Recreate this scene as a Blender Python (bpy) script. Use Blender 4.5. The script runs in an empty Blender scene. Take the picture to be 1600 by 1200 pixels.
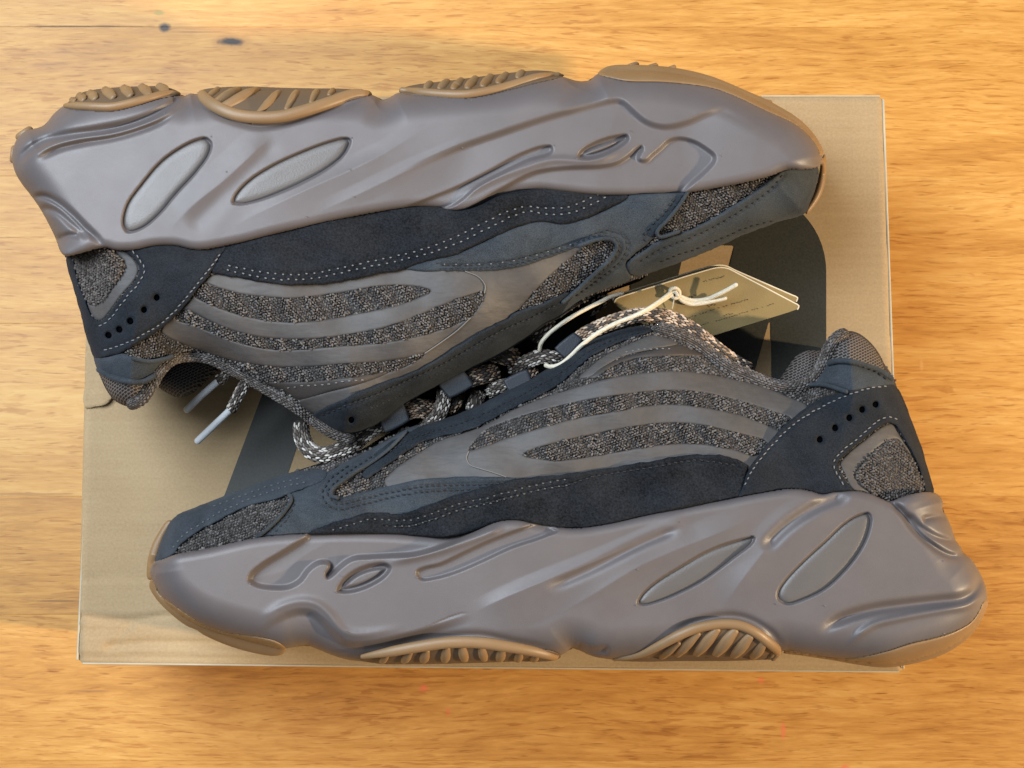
import bpy, math, random
import numpy as np
from mathutils import Vector, Matrix
random.seed(7); np.random.seed(7)
R = math.radians
scn = bpy.context.scene
COL = scn.collection

# ------------------------------------------------------------------ camera
FPX = 2311.0          # focal length in photograph pixels (1600 wide)
ZB = 0.12             # height of the shoebox lid above the table
TILT = R(5.6)
CAM = np.array([0.0, -0.65*math.sin(TILT), ZB + 0.65*math.cos(TILT)])
cd = bpy.data.cameras.new('camera'); cam = bpy.data.objects.new('camera', cd); COL.objects.link(cam)
cd.sensor_width = 36.0; cd.lens = 36.0*FPX/1600.0; cd.clip_start = 0.01; cd.clip_end = 50
cam.location = CAM.tolist(); cam.rotation_euler = (TILT, 0, 0)
scn.camera = cam

# ------------------------------------------------------------------ light
w = bpy.data.worlds.new('World'); scn.world = w; w.use_nodes = True
bg = w.node_tree.nodes['Background']; bg.inputs[0].default_value = (0.86, 0.93, 1.0, 1); bg.inputs[1].default_value = 0.18
def area(name, loc, aim, size, size_y, power, color):
    l = bpy.data.lights.new(name, 'AREA'); l.shape = 'RECTANGLE'; l.size = size; l.size_y = size_y
    l.energy = power; l.color = color
    o = bpy.data.objects.new(name, l); COL.objects.link(o); o.location = loc
    o.rotation_euler = (Vector(aim)-Vector(loc)).to_track_quat('-Z', 'Y').to_euler()
    return o
area('window_light', (-0.64, 0.42, 1.20), (-0.10, 0.02, 0.15), 0.85, 0.85, 29, (0.79, 0.89, 1.0))
area('lamp_light', (1.60, -0.33, 0.90), (0, 0, 0.15), 0.06, 0.06, 44, (1.0, 0.76, 0.48))
scn.view_settings.view_transform = 'Standard'; scn.view_settings.look = 'None'
scn.view_settings.exposure = 0.0; scn.view_settings.gamma = 1.0

# ------------------------------------------------------------------ maths helpers
def unproj(u, v, z):
    """pixel of the photograph + height above the lid -> world point"""
    u = np.asarray(u, float); v = np.asarray(v, float); z = np.asarray(z, float) + ZB
    a = (u-800.0); b = (600.0-v)
    s, c = math.sin(TILT), math.cos(TILT)
    dx = a; dy = s*FPX + c*b; dz = -c*FPX + s*b
    t = (z-CAM[2])/dz
    return np.stack([CAM[0]+dx*t, CAM[1]+dy*t, z+0*t], -1)

def spline(pts, closed=False, n=5):
    p = np.array(pts, float)
    if closed: q = np.vstack([p[-1], p, p[0], p[1]])
    else: q = np.vstack([2*p[0]-p[1], p, 2*p[-1]-p[-2]])
    out = []
    for i in range(len(q)-3):
        p0, p1, p2, p3 = q[i:i+4]
        d = lambda a, b: max(np.linalg.norm(a-b), 1e-6)**0.5
        t0 = 0; t1 = t0+d(p0, p1); t2 = t1+d(p1, p2); t3 = t2+d(p2, p3)
        for k in range(n):
            t = t1+(t2-t1)*k/n
            A1 = (t1-t)/(t1-t0)*p0+(t-t0)/(t1-t0)*p1
            A2 = (t2-t)/(t2-t1)*p1+(t-t1)/(t2-t1)*p2
            A3 = (t3-t)/(t3-t2)*p2+(t-t2)/(t3-t2)*p3
            B1 = (t2-t)/(t2-t0)*A1+(t-t0)/(t2-t0)*A2
            B2 = (t3-t)/(t3-t1)*A2+(t-t1)/(t3-t1)*A3
            out.append((t2-t)/(t2-t1)*B1+(t-t1)/(t2-t1)*B2)
    if not closed: out.append(p[-1])
    return np.array(out)

def seg_dist(line, U, V, closed=False, reach=None, want=False):
    """distance from every pixel to a polyline; optional side sign and position along it"""
    shp = U.shape; u = U.ravel(); v = V.ravel()
    L = np.vstack([line, line[:1]]) if closed else line
    D = np.full(u.size, 1e9); S = np.ones(u.size); T = np.zeros(u.size)
    idx = None
    if reach is not None:
        m = (u > L[:, 0].min()-reach) & (u < L[:, 0].max()+reach) & (v > L[:, 1].min()-reach) & (v < L[:, 1].max()+reach)
        idx = np.where(m)[0]; u = u[idx]; v = v[idx]
    d2 = np.full(u.size, 1e12); s = np.ones(u.size); t_ = np.zeros(u.size)
    n = len(L)-1
    for i in range(n):
        ax, ay = L[i]; bx, by = L[i+1]; ex, ey = bx-ax, by-ay
        l2 = ex*ex+ey*ey
        if l2 < 1e-9: continue
        px = u-ax; py = v-ay
        t = np.clip((px*ex+py*ey)/l2, 0, 1)
        qx = px-t*ex; qy = py-t*ey; q = qx*qx+qy*qy
        if want:
            m = q < d2
            s = np.where(m, np.sign(ex*py-ey*px), s); t_ = np.where(m, (i+t)/n, t_)
            d2 = np.where(m, q, d2)
        else: np.minimum(d2, q, out=d2)
    d = np.sqrt(d2)
    if idx is not None:
        D[idx] = d; S[idx] = s; T[idx] = t_
    else: D, S, T = d, s, t_
    if want: return D.reshape(shp), S.reshape(shp), T.reshape(shp)
    return D.reshape(shp)

def inside(poly, U, V):
    u = U.ravel(); v = V.ravel(); c = np.zeros(u.size, bool)
    n = len(poly)
    for i in range(n):
        x0, y0 = poly[i]; x1, y1 = poly[(i+1) % n]
        if y0 == y1: continue
        m = (y0 > v) != (y1 > v)
        if not m.any(): continue
        k = np.where(m)[0]
        c[k] ^= u[k] < (x1-x0)*(v[k]-y0)/(y1-y0)+x0
    return c.reshape(U.shape)

def sdf(poly, U, V, reach=None):
    d = seg_dist(poly, U, V, True, reach)
    return np.where(inside(poly, U, V), d, -d)

def sstep(x): x = np.clip(x, 0, 1); return x*x*(3-2*x)
def rnd(x): x = np.clip(x, 0, 1); return np.sqrt(1-(1-x)**2)

# ------------------------------------------------------------------ object helpers
def tag(o, label=None, cat=None, group=None, kind=None):
    if label: o['label'] = label
    if cat: o['category'] = cat
    if group: o['group'] = group
    if kind: o['kind'] = kind
    return o
def empty(name, loc):
    o = bpy.data.objects.new(name, None); o.empty_display_size = 0.02; o.location = loc; COL.objects.link(o); return o
BASE = {}
def link(name, verts, faces, mat, parent=None, smooth=True, uv=None, kind=None, label=None):
    """one mesh object; verts in world metres, stored relative to the thing's base"""
    me = bpy.data.meshes.new(name)
    v = np.asarray(verts, float).copy()
    root = parent
    while root is not None and root.parent is not None: root = root.parent
    if root is not None: v -= np.array(root.location)
    me.from_pydata(v.tolist(), [], faces if isinstance(faces, list) else faces.tolist())
    if smooth: me.polygons.foreach_set('use_smooth', np.ones(len(me.polygons), bool))
    if uv is not None:
        l = me.uv_layers.new(name='UVMap'); li = np.zeros(len(me.loops), np.int32)
        me.loops.foreach_get('vertex_index', li)
        l.data.foreach_set('uv', np.asarray(uv, np.float32)[li].ravel())
    me.materials.append(mat); me.update()
    o = bpy.data.objects.new(name, me); COL.objects.link(o)
    if parent is not None: o.parent = parent
    if kind: o['kind'] = kind
    if label: o['label'] = label
    return o

def clip_grid(u0, u1, v0, v1, step, dfun):
    nu = int((u1-u0)/step)+2; nv = int((v1-v0)/step)+2
    gu = u0+np.arange(nu)*step; gv = v0+np.arange(nv)*step
    U, V = np.meshgrid(gu, gv); D = dfun(U, V)
    D = np.where(np.abs(D) < 0.02*step, 0.02*step*np.where(D >= 0, 1, -1), D)
    u = U.ravel(); v = V.ravel(); d = D.ravel()
    I = np.arange(nu*nv).reshape(nv, nu)
    a = I[:-1, :-1].ravel(); b = I[:-1, 1:].ravel(); c = I[1:, 1:].ravel(); e = I[1:, :-1].ravel()
    par = (np.arange(nv-1)[:, None]+np.arange(nu-1)[None, :]).ravel() % 2 == 0
    t = np.concatenate([np.stack([a, b, c], 1)[par], np.stack([a, c, e], 1)[par],
                        np.stack([a, b, e], 1)[~par], np.stack([b, c, e], 1)[~par]])
    ins = d[t] > 0; cnt = ins.sum(1)
    full = t[cnt == 3]
    def roll(tt, k): return np.where((k == 0)[:, None], tt, np.where((k == 1)[:, None], np.roll(tt, -1, 1), np.roll(tt, -2, 1)))
    one = t[cnt == 1]; one = roll(one, np.argmax(d[one] > 0, 1)) if len(one) else one
    two = t[cnt == 2]; two = roll(two, np.argmax(d[two] <= 0, 1)) if len(two) else two
    edges = []; 
    if len(one): edges += [one[:, [0, 1]], one[:, [0, 2]]]
    if len(two): edges += [two[:, [0, 1]], two[:, [0, 2]]]
    N = len(u)
    if edges:
        E = np.sort(np.vstack(edges), 1); key = E[:, 0].astype(np.int64)*N+E[:, 1]
        uk, inv = np.unique(key, return_inverse=True)
        i0 = uk//N; i1 = uk % N; f = d[i0]/(d[i0]-d[i1])
        cu = u[i0]+(u[i1]-u[i0])*f; cv = v[i0]+(v[i1]-v[i0])*f
        inv = inv+N; k = 0
        n1 = len(one); n2 = len(two)
        if n1: ab = inv[:n1]; ac = inv[n1:2*n1]; k = 2*n1
        if n2: pb = inv[k:k+n2]; pc = inv[k+n2:k+2*n2]
        tris = [full]; cut = []
        if n1: tris.append(np.stack([one[:, 0], ab, ac], 1)); cut.append(np.stack([ab, ac], 1))
        if n2:
            tris.append(np.stack([pb, two[:, 1], two[:, 2]], 1)); tris.append(np.stack([pb, two[:, 2], pc], 1)); cut.append(np.stack([pc, pb], 1))
        T = np.vstack(tris); C = np.vstack(cut)
        u = np.concatenate([u, cu]); v = np.concatenate([v, cv]); d = np.concatenate([d, np.zeros(len(cu))])
    else: T = full; C = np.zeros((0, 2), int)
    used = np.unique(T); mp = np.full(len(u), -1); mp[used] = np.arange(len(used))
    return u[used], v[used], np.maximum(d[used], 0), mp[T], mp[C]

def panel(name, parent, mat, poly, zfun, lift=0.0, thick=0.0012, step=2.0, holes=(), er=5.0, drop=0.0010,
          seams=(), smooth=True, closed_spline=True, n=4, kind=None, label=None, groove=0.0006, wob=0.0, back=False):
    P = spline(poly, True, n) if closed_spline else np.array(poly, float)
    if wob:
        k = np.arange(len(P)); P = P+wob*np.stack([np.sin(k*1.9+1)+np.sin(k*0.73), np.cos(k*1.37)+np.sin(k*2.9)], 1)*0.5
    H = [spline(h, True, n) if closed_spline else np.array(h, float) for h in holes]
    def df(U, V):
        d = sdf(P, U, V)
        for h in H: d = np.minimum(d, -sdf(h, U, V))
        return d
    u, v, d, T, C = clip_grid(P[:, 0].min()-2*step, P[:, 0].max()+2*step, P[:, 1].min()-2*step, P[:, 1].max()+2*step, step, df)
    z = zfun(u, v)+lift-drop*(1-rnd(d/er))
    for s in seams: z = z-groove*np.exp(-(seg_dist(s, u, v, reach=16)/3.5)**2)
    X = unproj(u, v, z)
    # orient upwards
    a, b, c = X[T[:1, 0]], X[T[:1, 1]], X[T[:1, 2]]
    nz = np.cross(b-a, c-a)[0, 2]
    if nz < 0: T = T[:, ::-1]
    nv = len(X)
    faces = T.tolist()
    if thick > 0 and len(C):
        e = np.unique(C); mp = np.full(nv, -1); mp[e] = np.arange(len(e))
        topv = X[e]; botv = unproj(u[e], v[e], z[e]-thick)
        A = mp[C]+nv; B = mp[C]+nv+len(e)
        Q = np.stack([A[:, 0], A[:, 1], B[:, 1], B[:, 0]], 1)
        if nz >= 0: Q = Q[:, ::-1]
        X = np.vstack([X, topv, botv]); faces += Q.tolist()
        if back:
            o = len(X); X = np.vstack([X, unproj(u, v, z-thick)]); faces += (T[:, ::-1]+o).tolist()
    return link(name, X, faces, mat, parent, smooth, kind=kind, label=label)

def tube(name, parent, mat, path, ru, rz=None, sec=12, n=5, kind=None, label=None, round_ends=True, taper=None, metres=False, world=None):
    """path of (u, v, z); ru = half width in pixels, rz = half thickness in pixels"""
    P = np.array(path, float); P = spline(P, False, n) if len(P) > 2 else np.array([P[0]+(P[1]-P[0])*t for t in np.linspace(0, 1, 6)])
    X = unproj(P[:, 0], P[:, 1], P[:, 2]) if world is None else world
    px = (CAM[2]-X[:, 2])/FPX
    rz = ru if rz is None else rz
    T = np.gradient(X, axis=0); T /= np.linalg.norm(T, axis=1)[:, None]+1e-12
    up = np.array([0, 0, 1.0]); Bn = np.cross(T, up); l = np.linalg.norm(Bn, axis=1)
    for i in range(len(Bn)):
        if l[i] < 0.15: Bn[i] = Bn[i-1] if i else np.array([1.0, 0, 0])
    Bn /= np.linalg.norm(Bn, axis=1)[:, None]+1e-12
    Nn = np.cross(Bn, T)
    m = len(X); k = np.ones(m)
    s = np.concatenate([[0], np.cumsum(np.linalg.norm(np.diff(X, axis=0), axis=1))]); L = s[-1]
    if taper is not None: k = np.interp(s/L, np.linspace(0, 1, len(taper)), taper)
    # extra cap rings
    rings = []; ss = []
    r0 = ru*px
    seqs = []
    if round_ends:
        for f in (0.98, 0.75, 0.35): seqs.append((0, -math.sqrt(1-(1-f)**2) if 0 else -f, math.sqrt(max(1-f*f, 0.02))))
    seqs += [(i, 0, 1) for i in range(m)]
    if round_ends:
        for f in (0.35, 0.75, 0.98): seqs.append((m-1, f, math.sqrt(max(1-f*f, 0.02))))
    th = np.linspace(0, 2*math.pi, sec+1)
    V = []; UV = []
    for i, off, sc in seqs:
        c = X[i]+T[i]*off*min(ru, rz)*px[i]*k[i]
        a = ru*px[i]*k[i]*sc; b = rz*px[i]*k[i]*sc
        V.append(c+np.outer(np.cos(th)*a, Bn[i])+np.outer(np.sin(th)*b, Nn[i]))
        UV.append(np.stack([np.full(sec+1, (s[i]+off*ru*px[i])*1000), th/(2*math.pi)*math.pi*(ru+rz)*px[m//2]*1000], 1))
    nr = len(V); V = np.vstack(V); UV = np.vstack(UV); F = []
    for i in range(nr-1):
        for j in range(sec):
            a = i*(sec+1)+j; F.append((a, a+1, a+sec+2, a+sec+1))
    F.append(tuple(range(sec-1, -1, -1))); o = (nr-1)*(sec+1); F.append(tuple(o+j for j in range(sec)))
    return link(name, V, F, mat, parent, uv=UV, kind=kind, label=label)

def bumps(name, parent, mats, C, A, B, N, tone, ring=6, label=None):
    """many small yarn loops in one mesh: centre, half length, half width and height vectors for each"""
    th = np.linspace(0, 2*math.pi, ring, endpoint=False); c, sn = np.cos(th), np.sin(th)
    n = len(C); V = []
    for r, h in ((1.0, -0.25), (0.78, 0.62)):
        V.append(C[:, None]+A[:, None]*(c*r)[None, :, None]+B[:, None]*(sn*r)[None, :, None]+N[:, None]*h)
    V.append((C+N)[:, None]); V = np.concatenate(V, 1); k = 2*ring+1
    F0 = [(i, (i+1) % ring, ring+(i+1) % ring, ring+i) for i in range(ring)]+[(ring+i, ring+(i+1) % ring, 2*ring) for i in range(ring)]
    F = []
    for i in range(n):
        o = i*k; F += [tuple(x+o for x in f) for f in F0]
    ob = link(name, V.reshape(-1, 3), F, mats[0], parent, kind='stuff')
    for m in mats[1:]: ob.data.materials.append(m)
    ob.data.polygons.foreach_set('material_index', np.repeat(tone, len(F0)).astype(np.int32))
    return ob

def yarn(parent, mats, zfun, lift, keep, avoid, ang=-0.5, pu=4.6, pv=3.9, hl=2.9, hw=1.5, hh=0.00070, weights=(0.30, 0.42, 0.28), rib=34.0):
    rs = np.random.RandomState(11)
    K = [spline(k, True, 3) for k in keep]; AV = [spline(k, True, 3) for k in avoid]
    al = np.vstack(K); u0, v0 = al.min(0)-4; u1, v1 = al.max(0)+4
    L = math.hypot(u1-u0, v1-v0); g = np.arange(-L/2, L/2, pu); q = np.arange(-L/2, L/2, pv)
    G, Q = np.meshgrid(g, q); G = G+(np.arange(len(q)) % 2)[:, None]*pu/2
    par = np.where(np.arange(len(q)) % 2 == 0, 1.0, -1.0)[:, None]+0*G
    G = G+rs.randn(*G.shape)*0.55; Q = Q+rs.randn(*Q.shape)*0.45
    ca, sa = math.cos(ang), math.sin(ang)
    u = ((u0+u1)/2+G*ca-Q*sa).ravel(); v = ((v0+v1)/2+G*sa+Q*ca).ravel()
    m = np.zeros(u.size, bool)
    for k in K: m |= inside(k, u, v)
    for a in AV: m &= ~inside(a, u, v)
    u = u[m]; v = v[m]; par = par.ravel()[m]; n = len(u)
    ph = np.sin((u*0.86-v*0.5)*2*math.pi/rib+0.6*np.sin(v*0.05))      # knit courses swell along the diagonal
    r = ang+0.62*par+rs.randn(n)*0.28
    z = zfun(u, v)+lift+0.00045*ph
    C = unproj(u, v, z); px = (CAM[2]-C[:, 2])/FPX
    d = np.stack([np.cos(r), -np.sin(r), 0*r], 1); e = np.stack([np.sin(r), np.cos(r), 0*r], 1)
    zz = zfun(u+2, v); zx = zfun(u, v+2)
    tilt = np.stack([-(zz-zfun(u, v))/(2*px), (zx-zfun(u, v))/(2*px), np.ones(n)], 1); tilt /= np.linalg.norm(tilt, axis=1)[:, None]
    d -= tilt*(d*tilt).sum(1)[:, None]; e -= tilt*(e*tilt).sum(1)[:, None]
    f = np.clip(1+rs.randn(n)*0.18, 0.6, 1.4)[:, None]
    t = rs.rand(n)+0.17*ph; w = np.cumsum(weights)  # tone follows the swells too: shade between ribs put into the yarn colour
    tone = np.where(t < w[0], 0, np.where(t < w[1], 1, 2))
    return bumps('knit_yarn', parent, mats, C, d*(hl*px)[:, None]*f, e*(hw*px)[:, None]*f, tilt*hh*f, tone)

def braid(o, path, wd, th, mats, hl=0.00125, hw=0.00043, pitch=0.0023, row=0.00098):
    rs = np.random.RandomState(int(path[0][0]*7+path[0][1]) % 9999)
    P = np.array(path, float); P = spline(P, False, 12) if len(P) > 2 else np.array([P[0]+(P[1]-P[0])*t for t in np.linspace(0, 1, 12)])
    X = unproj(P[:, 0], P[:, 1], P[:, 2]); s_ = np.concatenate([[0], np.cumsum(np.linalg.norm(np.diff(X, axis=0), axis=1))])
    px = float(np.mean((CAM[2]-X[:, 2])/FPX)); a = wd*px; b_ = th*px
    per = math.pi*(3*(a+b_)-math.sqrt((3*a+b_)*(a+3*b_))); nr = max(int(per/row/2)*2, 8)
    # equal arc steps round the ellipse
    tt = np.linspace(0, 2*math.pi, 400); pe = np.stack([np.cos(tt)*a, np.sin(tt)*b_], 1); sl = np.concatenate([[0], np.cumsum(np.linalg.norm(np.diff(pe, axis=0), axis=1))])
    C = []; A = []; B = []; N = []
    for j in range(nr):
        t = np.interp((j+0.5)/nr*sl[-1], sl, tt)
        if math.sin(t) < -0.45: continue
        ss = np.arange((0.25+0.5*(j % 2))*pitch, s_[-1], pitch)+rs.randn(len(np.arange((0.25+0.5*(j % 2))*pitch, s_[-1], pitch)))*0.00012
        for q in ss:
            c = np.array([np.interp(q, s_, X[:, k]) for k in range(3)]); c2 = np.array([np.interp(q+0.0006, s_, X[:, k]) for k in range(3)])-np.array([np.interp(q-0.0006, s_, X[:, k]) for k in range(3)])
            l = np.linalg.norm(c2)
            if l < 1e-6: continue
            T_ = c2/l; Bn = np.cross(T_, (0, 0, 1.0)); Bn /= np.linalg.norm(Bn)+1e-9; Nn = np.cross(Bn, T_)
            n = Bn*math.cos(t)/a+Nn*math.sin(t)/b_; n /= np.linalg.norm(n); e = np.cross(n, T_)
            r = (0.22 if j % 2 else -0.22)+rs.randn()*0.06
            C.append(c+Bn*math.cos(t)*a+Nn*math.sin(t)*b_-n*0.0001); A.append((T_*math.cos(r)+e*math.sin(r))*hl); B.append((e*math.cos(r)-T_*math.sin(r))*hw*1.05); N.append(n*0.0004)
    tone = rs.choice([0, 1, 2], len(C), p=[0.38, 0.28, 0.34])
    bumps('braid', o, mats, np.array(C), np.array(A), np.array(B), np.array(N), tone)

def resample(line, pitch):
    s = np.concatenate([[0], np.cumsum(np.linalg.norm(np.diff(line, axis=0), axis=1))])
    n = max(int(s[-1]/pitch), 1); t = (np.arange(n)+0.5)*s[-1]/n
    x = np.interp(t, s, line[:, 0]); y = np.interp(t, s, line[:, 1])
    x2 = np.interp(t+0.5, s, line[:, 0])-np.interp(t-0.5, s, line[:, 0]); y2 = np.interp(t+0.5, s, line[:, 1])-np.interp(t-0.5, s, line[:, 1])
    return np.stack([x, y], 1), np.stack([x2, y2], 1)

def stitches(parent, mat, lines, zfun, lift, pitch=9.0, length=6.0, width=2.2, skew=0.18):
    V = []; F = []
    for ln in lines:
        P, D = resample(ln, pitch)
        D = D/(np.linalg.norm(D, axis=1)[:, None]+1e-9)
        for p, dd in zip(P, D):
            dd = np.array([dd[0]*math.cos(skew)-dd[1]*math.sin(skew), dd[0]*math.sin(skew)+dd[1]*math.cos(skew)])
            nn = np.array([-dd[1], dd[0]]); p = p+np.random.randn(2)*0.4; L = length*random.uniform(0.8, 1.1)/2; W = width/2
            us = []; rows = [(-1, 0, -1), (-0.6, 1, 0), (-0.6, 0, 1), (-0.6, -1, 0), (0.6, 1, 0), (0.6, 0, 1), (0.6, -1, 0), (1, 0, -1)]
            q = np.array([p+dd*a*L+nn*b*W for a, b, c in rows])
            z = zfun(q[:, 0], q[:, 1])+lift+np.array([c for a, b, c in rows])*W*0.00022
            o = len(V)
            V += unproj(q[:, 0], q[:, 1], z).tolist()
            F += [(o, o+1, o+2), (o, o+2, o+3), (o+1, o+4, o+5, o+2), (o+2, o+5, o+6, o+3), (o+4, o+7, o+5), (o+5, o+7, o+6)]
    return link('stitching', np.array(V), F, mat, parent, kind='stuff')

# ------------------------------------------------------------------ materials
def mk(name):
    m = bpy.data.materials.new(name); m.use_nodes = True
    nt = m.node_tree; b = nt.nodes['Principled BSDF']
    return m, nt, b
def node(nt, t, **k):
    n = nt.nodes.new(t)
    for a, v in k.items():
        if a in n.bl_rna.properties and not a.startswith('in_'): setattr(n, a, v)
    return n
def setin(n, **k):
    for a, v in k.items(): n.inputs[a.replace('_', ' ')].default_value = v
def ramp(nt, fac, stops):
    r = nt.nodes.new('ShaderNodeValToRGB'); nt.links.new(fac, r.inputs[0])
    e = r.color_ramp.elements
    while len(e) > len(stops): e.remove(e[-1])
    while len(e) < len(stops): e.new(0.5)
    for x, (p, c) in zip(e, stops): x.position = p; x.color = (*c, 1) if len(c) == 3 else c
    return r
def coords(nt, scale=(1, 1, 1), rot=(0, 0, 0), loc=(0, 0, 0), uv=False):
    t = nt.nodes.new('ShaderNodeTexCoord'); mp = nt.nodes.new('ShaderNodeMapping')
    nt.links.new(t.outputs['UV' if uv else 'Object'], mp.inputs[0])
    mp.inputs['Scale'].default_value = scale; mp.inputs['Rotation'].default_value = rot; mp.inputs['Location'].default_value = loc
    return mp.outputs[0]
def noise(nt, vec, scale, detail=3, rough=0.55, dist=0.0):
    n = nt.nodes.new('ShaderNodeTexNoise'); nt.links.new(vec, n.inputs['Vector'])
    setin(n, Scale=scale, Detail=detail, Roughness=rough, Distortion=dist); return n.outputs['Fac']
def bump(nt, b, h, strength, dist, normal=None):
    n = nt.nodes.new('ShaderNodeBump'); setin(n, Strength=strength, Distance=dist); nt.links.new(h, n.inputs['Height'])
    if normal is not None: nt.links.new(normal, n.inputs['Normal'])
    if b is not None: nt.links.new(n.outputs[0], b.inputs['Normal'])
    return n.outputs[0]
def mix(nt, fac, a, b, mode='MIX'):
    n = nt.nodes.new('ShaderNodeMix'); n.data_type = 'RGBA'; n.blend_type = mode
    for s, x in ((0, fac), (6, a), (7, b)):
        if hasattr(x, 'is_output') or hasattr(x, 'links'): nt.links.new(x, n.inputs[s])
        else: n.inputs[s].default_value = x if s == 0 else (*x, 1)
    return n.outputs[2]
def mathn(nt, op, a, b=None, c=None):
    n = nt.nodes.new('ShaderNodeMath'); n.operation = op
    for i, x in enumerate((a, b, c)):
        if x is None: continue
        if hasattr(x, 'links'): nt.links.new(x, n.inputs[i])
        else: n.inputs[i].default_value = x
    return n.outputs[0]

def mat_nap(name, dark, light, rough=0.9, sheen=0.35, scale=1800, bstr=0.5, cloud=60, tint=(0.42, 0.47, 0.54), lo=0.35, hi=0.7):
    m, nt, b = mk(name); c = coords(nt)
    f = noise(nt, c, scale, 2, 0.6); g = noise(nt, c, cloud, 5, 0.65, 0.6)
    s = mathn(nt, 'MULTIPLY_ADD', f, 0.55, mathn(nt, 'MULTIPLY', g, 0.5))
    r = ramp(nt, s, [(lo, dark), (hi, light)]); nt.links.new(r.outputs[0], b.inputs['Base Color'])
    setin(b, Roughness=rough); b.inputs['Sheen Weight'].default_value = sheen; b.inputs['Sheen Roughness'].default_value = 0.45
    b.inputs['Sheen Tint'].default_value = (*tint, 1); b.inputs['Specular IOR Level'].default_value = 0.15
    bump(nt, b, mathn(nt, 'ADD', f, mathn(nt, 'MULTIPLY', g, 0.8)), bstr, 0.0004)
    return m
M = {}
M['suede'] = mat_nap('suede', (0.0025, 0.003, 0.004), (0.024, 0.027, 0.033), sheen=0.05, scale=1250, bstr=1.0)
M['counter'] = mat_nap('counter_suede', (0.008, 0.0095, 0.012), (0.025, 0.029, 0.036), sheen=0.06, scale=1700, bstr=0.6)
M['nubuck'] = mat_nap('nubuck', (0.015, 0.0185, 0.023), (0.066, 0.077, 0.089), sheen=0.12, scale=2600, bstr=0.3, cloud=45)
M['eyestay'] = mat_nap('eyestay_nubuck', (0.005, 0.0066, 0.009), (0.034, 0.041, 0.050), sheen=0.06, scale=2200, bstr=0.35, cloud=55)
M['dark'] = mat_nap('tongue_leather', (0.004, 0.005, 0.005), (0.015, 0.018, 0.018), sheen=0.05)

def mat_rubber(name, base, var, rough, spec=0.5, tex=0.12, scale=2600):
    m, nt, b = mk(name); c = coords(nt)
    g = noise(nt, c, 40, 4, 0.6); f = noise(nt, c, scale, 2, 0.5)
    r = ramp(nt, g, [(0.3, base), (0.75, var)]); nt.links.new(r.outputs[0], b.inputs['Base Color'])
    rr = nt.nodes.new('ShaderNodeMapRange'); nt.links.new(noise(nt, c, 90, 5, 0.7), rr.inputs[0])
    rr.inputs[3].default_value = rough-0.07; rr.inputs[4].default_value = rough+0.09
    nt.links.new(rr.outputs[0], b.inputs['Roughness']); b.inputs['Specular IOR Level'].default_value = spec
    bump(nt, b, f, tex, 0.00025)
    return m
M['midsole'] = mat_rubber('midsole_foam', (0.106, 0.091, 0.090), (0.127, 0.110, 0.109), 0.45, 0.6, 0.25, 4200)
M['oval'] = mat_rubber('oval_insert', (0.102, 0.091, 0.086), (0.122, 0.110, 0.103), 0.40, 0.6, 0.3, 1800)
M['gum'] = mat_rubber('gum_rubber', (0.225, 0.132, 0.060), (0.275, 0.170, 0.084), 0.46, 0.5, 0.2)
M['gum_shade'] = mat_rubber('gum_recess_shade', (0.12, 0.078, 0.045), (0.15, 0.098, 0.06), 0.6, 0.3, 0.10)  # darker copy of the gum, shade between the lugs put into its colour

def mat_film():
    m, nt, b = mk('film_overlay'); c = coords(nt)
    g = noise(nt, c, 70, 5, 0.62, 0.3); f = noise(nt, c, 2500, 2, 0.5); bl = noise(nt, c, 260, 3, 0.7)
    r = ramp(nt, mathn(nt, 'MULTIPLY_ADD', bl, 0.35, mathn(nt, 'MULTIPLY', g, 0.7)), [(0.34, (0.064, 0.058, 0.0545)), (0.74, (0.098, 0.090, 0.086))])
    nt.links.new(r.outputs[0], b.inputs['Base Color'])
    b.inputs['Roughness'].default_value = 0.58; b.inputs['Specular IOR Level'].default_value = 0.38
    n1 = bump(nt, None, f, 0.18, 0.0002); bump(nt, b, noise(nt, coords(nt, scale=(0.45, 1.5, 1), rot=(0, 0, 1.1)), 210, 2, 0.5), 0.3, 0.0012, n1)
    return m
M['film'] = mat_film()
def mat_plain(name, col, rough, spec=0.5, tex=0.1, scale=1500, metallic=0.0):
    m, nt, b = mk(name); c = coords(nt)
    g = noise(nt, c, 60, 4, 0.6)
    k = [x*0.82 for x in col]; r = ramp(nt, g, [(0.3, tuple(k)), (0.7, tuple(col))]); nt.links.new(r.outputs[0], b.inputs['Base Color'])
    setin(b, Roughness=rough, Metallic=metallic); b.inputs['Specular IOR Level'].default_value = spec
    bump(nt, b, noise(nt, c, scale, 2, 0.5), tex, 0.0003)
    return m
M['webbing'] = mat_plain('webbing_loop', (0.026, 0.031, 0.040), 0.5, 0.4, 0.3, 3000)
M['white_thread'] = mat_plain('white_thread', (0.19, 0.19, 0.195), 0.7)
M['dark_thread'] = mat_plain('dark_thread', (0.012, 0.013, 0.016), 0.7)
M['glint_thread'] = mat_plain('grey_thread', (0.10, 0.105, 0.11), 0.6)
M['brown_leather'] = mat_plain('brown_leather', (0.055, 0.047, 0.042), 0.55, 0.4, 0.3, 900)
M['aglet'] = mat_plain('aglet_plastic', (0.62, 0.65, 0.67), 0.28, 0.6, 0.05)
M['hole'] = mat_plain('hole_shade', (0.002, 0.002, 0.003), 1.0, 0.0)  # black for the shade inside the punched holes
M['edge_line'] = mat_plain('film_edge', (0.20, 0.185, 0.17), 0.5)

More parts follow.
